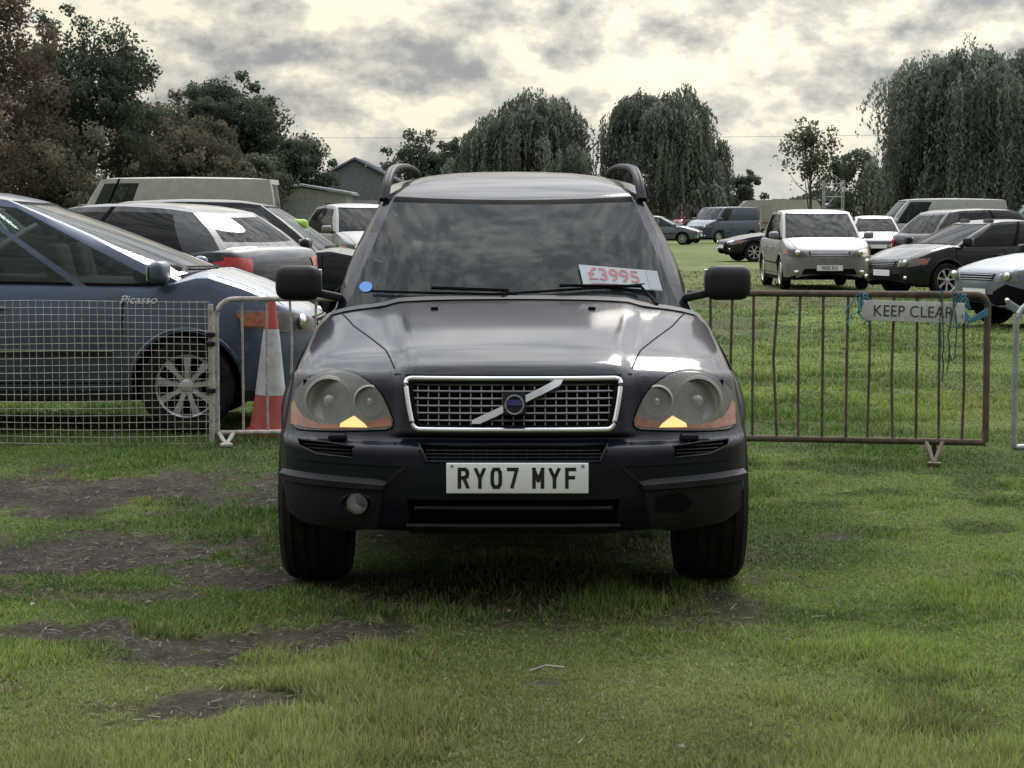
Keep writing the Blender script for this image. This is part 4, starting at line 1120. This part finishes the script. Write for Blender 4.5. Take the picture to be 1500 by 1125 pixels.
n=30000; hx=rng.uniform(-30,-8,n); top=1.6+1.8*fbm(hx*.5+9,hx*0+8,5); hz=rng.random(n)**.8*top; hy=rng.normal(size=n)*.7
hr=empty('hedge',(0,100,0)); leafmesh('foliage',np.stack([hx,hy,hz],1),.11,np.array([.11,.11,.08])*rng.uniform(.6,1.35,(n,1)),hr)

# ---------------------------------------------------------------- sky, sun, camera
SUN_EL=R(38); SUN_AZ=R(14)
dv=Vector((math.sin(SUN_AZ)*math.cos(SUN_EL),math.cos(SUN_AZ)*math.cos(SUN_EL),math.sin(SUN_EL)))
w=bpy.data.worlds.new('World'); scene.world=w; w.use_nodes=True
nt=w.node_tree; nt.nodes.clear(); N=nt.nodes; L=nt.links
out=N.new('ShaderNodeOutputWorld'); bg=N.new('ShaderNodeBackground'); L.new(bg.outputs[0],out.inputs[0])
sky=N.new('ShaderNodeTexSky'); sky.sky_type='NISHITA'; sky.sun_disc=False; sky.sun_elevation=SUN_EL; sky.sun_rotation=SUN_AZ
bg.inputs[1].default_value=.10
tc=N.new('ShaderNodeTexCoord')
def math_(op,a,b=None,c=None):
    n=N.new('ShaderNodeMath'); n.operation=op
    for i,v in enumerate((a,b,c)):
        if v is None: continue
        if isinstance(v,(int,float)): n.inputs[i].default_value=v
        else: L.new(v,n.inputs[i])
    return n.outputs[0]
def vmap(scale,loc):
    m=N.new('ShaderNodeMapping'); m.inputs['Scale'].default_value=scale; m.inputs['Location'].default_value=loc; L.new(tc.outputs['Generated'],m.inputs[0]); return m.outputs[0]
def noise(vec,sc,det,ro,dist=0):
    n=N.new('ShaderNodeTexNoise'); n.inputs['Scale'].default_value=sc; n.inputs['Detail'].default_value=det; n.inputs['Roughness'].default_value=ro; n.inputs['Distortion'].default_value=dist; L.new(vec,n.inputs['Vector']); return n.outputs[0]
def mr(v,a,b,c=0,d=1,sm=True):
    n=N.new('ShaderNodeMapRange'); n.interpolation_type='SMOOTHSTEP' if sm else 'LINEAR'
    for i,q in zip((1,2,3,4),(a,b,c,d)): n.inputs[i].default_value=q
    L.new(v,n.inputs[0]); return n.outputs[0]
def mixc(f,a,b,mode='MIX'):
    n=N.new('ShaderNodeMix'); n.data_type='RGBA'; n.blend_type=mode
    L.new(f,n.inputs[0])
    for i,v in((6,a),(7,b)):
        if isinstance(v,tuple): n.inputs[i].default_value=(*v,1)
        else: L.new(v,n.inputs[i])
    return n.outputs[2]
S_=(1,1,1.7)
a1=noise(vmap(S_,(3.1,0,0)),18,7,.58,.05)
a2=noise(vmap(S_,(3.1,0,.016)),18,7,.58,.05)
relief=math_('SUBTRACT',a1,a2)
big=noise(vmap((1,1,2.4),(7,2,1)),6,3,.5,.1)
dens=math_('ADD',math_('MULTIPLY',a1,.55),math_('MULTIPLY',big,.45))
lit=mr(math_('ADD',math_('MULTIPLY',relief,2.5),math_('MULTIPLY',math_('SUBTRACT',.53,dens),2.2)),-.24,.18)
c=mixc(lit,(3.4,3.45,3.45),(7.0,6.7,5.8))
hot=mr(math_('ADD',math_('MULTIPLY',relief,1.7),math_('MULTIPLY',math_('SUBTRACT',.51,dens),1.7)),.03,.18)
c=mixc(hot,c,(9.8,9.1,7.2))
gapm=mr(dens,.36,.43,1,0)
c=mixc(math_('MULTIPLY',gapm,.2),c,sky.outputs[0])
sep=N.new('ShaderNodeSeparateXYZ'); L.new(tc.outputs['Generated'],sep.inputs[0])
hz_=mr(sep.outputs[2],.005,.05,1,0); c=mixc(math_('MULTIPLY',hz_,.7),c,(5.2,5.35,5.2))
cool=mr(sep.outputs[2],.10,.4,0,1); c=mixc(cool,c,(.93,1.0,1.20),'MULTIPLY')   # bluish tint added overhead to cool the creamy skylight
gain=mr(sep.outputs[2],.10,.75,1,4.0,False)
az=mr(sep.outputs[1],-.75,.35,.34,1.0)      # sky opposite the sun is duller
gain=math_('MULTIPLY',gain,az)
dp=N.new('ShaderNodeVectorMath'); dp.operation='DOT_PRODUCT'; L.new(tc.outputs['Generated'],dp.inputs[0]); dp.inputs[1].default_value=dv[:]
gain=math_('MULTIPLY',gain,mr(dp.outputs['Value'],.75,.86,1.0,1.28))   # glow round the veiled sun
sc=N.new('ShaderNodeVectorMath'); sc.operation='SCALE'; L.new(c,sc.inputs[0]); L.new(gain,sc.inputs['Scale'])
L.new(sc.outputs[0],bg.inputs[0])
sl=bpy.data.lights.new('sun','SUN'); sl.energy=1.5; sl.angle=R(12); sl.color=(1,.95,.86)
so=bpy.data.objects.new('sun',sl); scene.collection.objects.link(so)
so.rotation_euler=dv.to_track_quat('Z','Y').to_euler(); so.location=(0,0,30)
cam=bpy.data.cameras.new('camera'); cam.lens=77; cam.sensor_width=36; cam.clip_end=3000; cam.clip_start=.1
co_=bpy.data.objects.new('camera',cam); scene.collection.objects.link(co_); co_.location=(0,0,1.5); co_.rotation_euler=(R(90-4.39),0,0)
scene.camera=co_
scene.view_settings.view_transform='Standard'; scene.view_settings.look='None'; scene.view_settings.exposure=0
